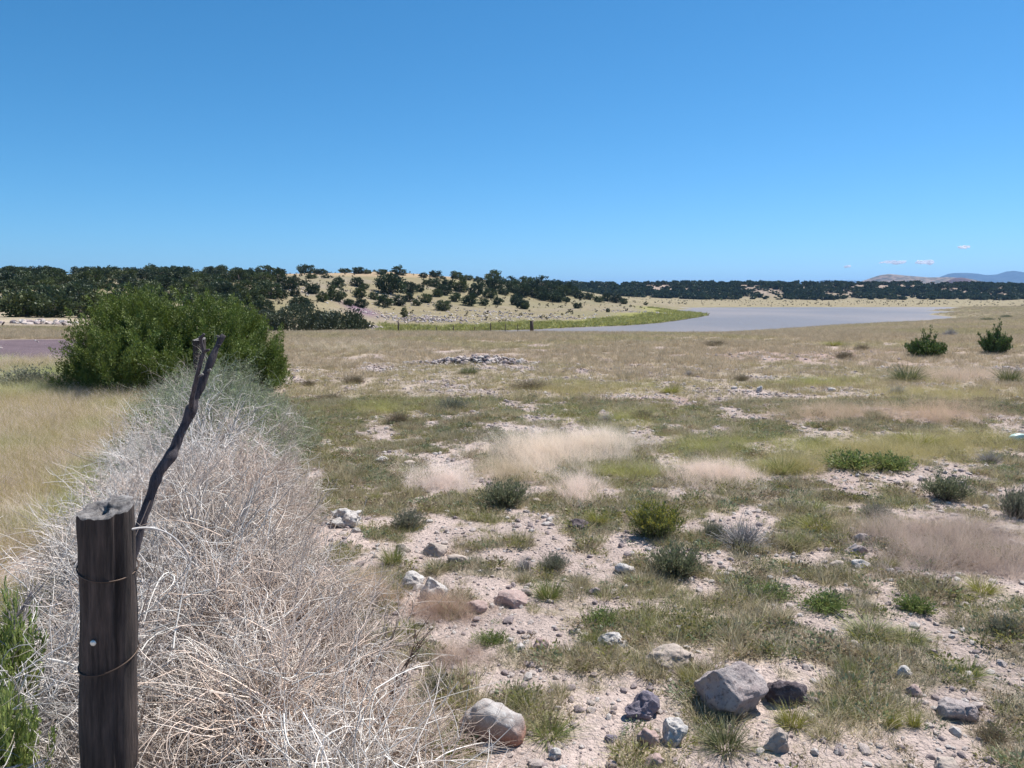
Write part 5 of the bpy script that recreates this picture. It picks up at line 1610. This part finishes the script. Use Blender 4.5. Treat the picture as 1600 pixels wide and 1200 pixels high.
# leafy green weeds poking out of the tangle by the post
for (u, v, d, w, hgt, kd, lab, cat) in [
    (-12, 905, 2.6, .24, .0, 'tallforb', "green leafy weed poking out of the tangle at the left edge, the upper of two", "weed"),
    (-12, 1060, 2.2, .22, .0, 'tallforb', "green leafy weed poking out of the tangle at the left edge, the lower of two", "weed"),
    (232, 672, 7.9, .50, .34, 'yellow', "weed with small yellow flowers at the edge of the tangle", "weed"),
    (430, 1085, 2.75, .22, .14, 'yellowtuft', "yellowish dry grass clump inside the tangle", "grass clump"),
    (195, 700, 7.4, .5, .3, 'tuft', "dark green clump left of the tangle, below the yellow flowers", "grass clump")]:
    p = place(u, v, d)
    gz = H(p.x, p.y)
    e = bush(0, 0, 10, 10, kd, lab, cat, p=Vector((p.x, p.y, gz)), name="leafy_weed" if cat == "weed" else None)
    e.location = (p.x, p.y, gz - .01)
    top = p.z + hgt * .6
    e.scale = (w, w, max(.3, (top - gz) / .68) * (.85 if kd == 'tallforb' else 1))

# bare dark stems: a branching dead weed
def bare_weed(u0, v0, d0, tips, label, seed, col_):
    rn = random.Random(seed)
    b = place(u0, v0, d0); gz = H(b.x, b.y)
    root = bpy.data.objects.new("bare_weed", None); COL.objects.link(root); root.location = (b.x, b.y, gz)
    tag(root, label, "dead weed")
    o = Vector(root.location)
    fork = Vector((0, 0, b.z - gz))
    def curve(p, q, r0, r1, bend=.03, n=8):
        ax = Vector((rn.uniform(-1, 1), rn.uniform(-1, 1), rn.uniform(-1, 1))) * bend
        return [[(p.lerp(q, t) + ax * math.sin(math.pi * t))[:] for t in np.linspace(0, 1, n)]], [[r0 + (r1 - r0) * t for t in np.linspace(0, 1, n)]]
    P, R = curve(Vector((0, 0, -.03)), fork, .005, .004, .01)
    V, Q = tubes(P, R, 5)
    link("stem", mesh_np("stem", V, Q, MAT_TWIG, np.tile(col_, (len(V), 1))), root)
    for (u, v, d) in tips:
        q = place(u, v, d) - o
        P, R = curve(fork, q, .0035, .0012)
        Pa, Ra = list(P), list(R)
        for i in range(9):
            t = rn.uniform(.25, .95); s = Vector(P[0][int(t * 7)])
            dr = ((q - fork).normalized() + Vector((rn.uniform(-.9, .9), rn.uniform(-.9, .9), rn.uniform(-.4, .7)))).normalized()
            pp, r2 = curve(s, s + dr * rn.uniform(.06, .16), .0018, .0008, .01)
            Pa += pp; Ra += r2
        V, Q = tubes(Pa, Ra, 4)
        link("branch", mesh_np("branch", V, Q, MAT_TWIG, np.tile(col_, (len(V), 1))), root)
bare_weed(600, 1120, 2.75, [(650, 985, 2.95), (668, 1000, 2.8), (560, 1000, 2.9), (540, 1040, 2.7), (640, 1060, 2.6), (500, 1090, 2.8)], "bare reddish brown weed with thin forked stems at the right edge of the tangle", 5, (.13, .085, .07))
bare_weed(425, 1000, 3.2, [(430, 865, 3.3), (400, 900, 3.2), (470, 920, 3.3), (380, 950, 3.1), (478, 960, 3.1)], "upright dark stemmed dead weed in the middle of the tangle", 6, (.09, .065, .065))
bare_weed(20, 985, 2.6, [(66, 915, 2.65), (48, 940, 2.6), (40, 905, 2.7)], "short thick dead grey branch sticking up at the left edge", 7, (.30, .26, .26))

# ------------------------------------------------------------------ far fences
m, nt, out = new_mat("fence_post_dark"); b_ = N(nt, "ShaderNodeBsdfPrincipled"); b_.inputs["Base Color"].default_value = (.07, .05, .04, 1); b_.inputs["Roughness"].default_value = .9; nt.links.new(b_.outputs[0], out.inputs[0]); MAT_FPOST = m
def far_fence(label, posts, rails=None):
    root = None
    tops = []
    for (u, vb, d, h, r, lean) in posts:
        x = (u - 800) / (F * CT) * d; z = H(x, d)
        if root is None:
            root = bpy.data.objects.new("wire_fence", None); COL.objects.link(root); root.location = (x, d, z); tag(root, label, "fence")
            o = np.array((x, d, z))
        top = EYE + d * slope(h)
        P = np.array([[[x, d, z - .2], [x + lean * .5, d, (z + top) / 2], [x + lean, d, top]]]) - o
        V, Q = tubes(P, np.array([[r * 1.08, r, r * .93]]), 7)
        link("post", mesh_np("post", V, [Q, np.arange(len(V) - 7, len(V))[None]], MAT_FPOST, smooth=False), root)
        tops.append(np.array((x, d, z, top)))
    for i in range(len(tops) - 1):
        for f in (.35, .62, .9):
            a, b = tops[i], tops[i + 1]
            pa = np.array([a[0], a[1], a[2] + (a[3] - a[2]) * f]) - o; pb = np.array([b[0], b[1], b[2] + (b[3] - b[2]) * f]) - o
            V, Q = tubes(np.array([[pa, (pa + pb) / 2 - np.array([0, 0, .03]), pb]]), np.full((1, 3), .006), 3)
            link("wire", mesh_np("wire", V, Q, MAT_WIRE), root)
    return root
far_fence("wire fence on thin dark posts along the lake's near shore, ending at a thick post",
          [(u, 0, 76, h, r, l) for u, h, r, l in [(470, 503, .05, .0), (560, 508, .05, .05), (624, 502, .075, .0), (683, 511, .045, .0), (709, 508, .055, .02), (742, 511, .05, .03), (767, 505, .055, -.02), (789, 506, .045, .05), (809, 507, .04, .0), (831, 501, .19, -.05)]])
far_fence("fence of dark posts on the pale bank left of the big juniper", [(-60, 0, 49, 503, .05, 0), (8, 0, 49, 503, .05, .25), (110, 0, 49, 505, .075, -.25), (128, 0, 50, 508, .05, .0)])
# pale green litter at the right edge
def litter():
    p = ground_at(1592, 688, 2, 60); k = mpp(p)
    me = stone_mesh(77, 16 * k, 8 * k, 6.5 * k, .06, 2, 3)
    m, nt, out = new_mat("pale_green_plastic"); b = N(nt, "ShaderNodeBsdfPrincipled"); b.inputs["Base Color"].default_value = (.55, .72, .64, 1); b.inputs["Roughness"].default_value = .35; nt.links.new(b.outputs[0], out.inputs[0])
    me.materials.append(m)
    tag(link("litter_piece", me, loc=(p.x, p.y, p.z + 4 * k)), "pale mint green smooth object lying in the grass at the right edge", "litter")
litter()
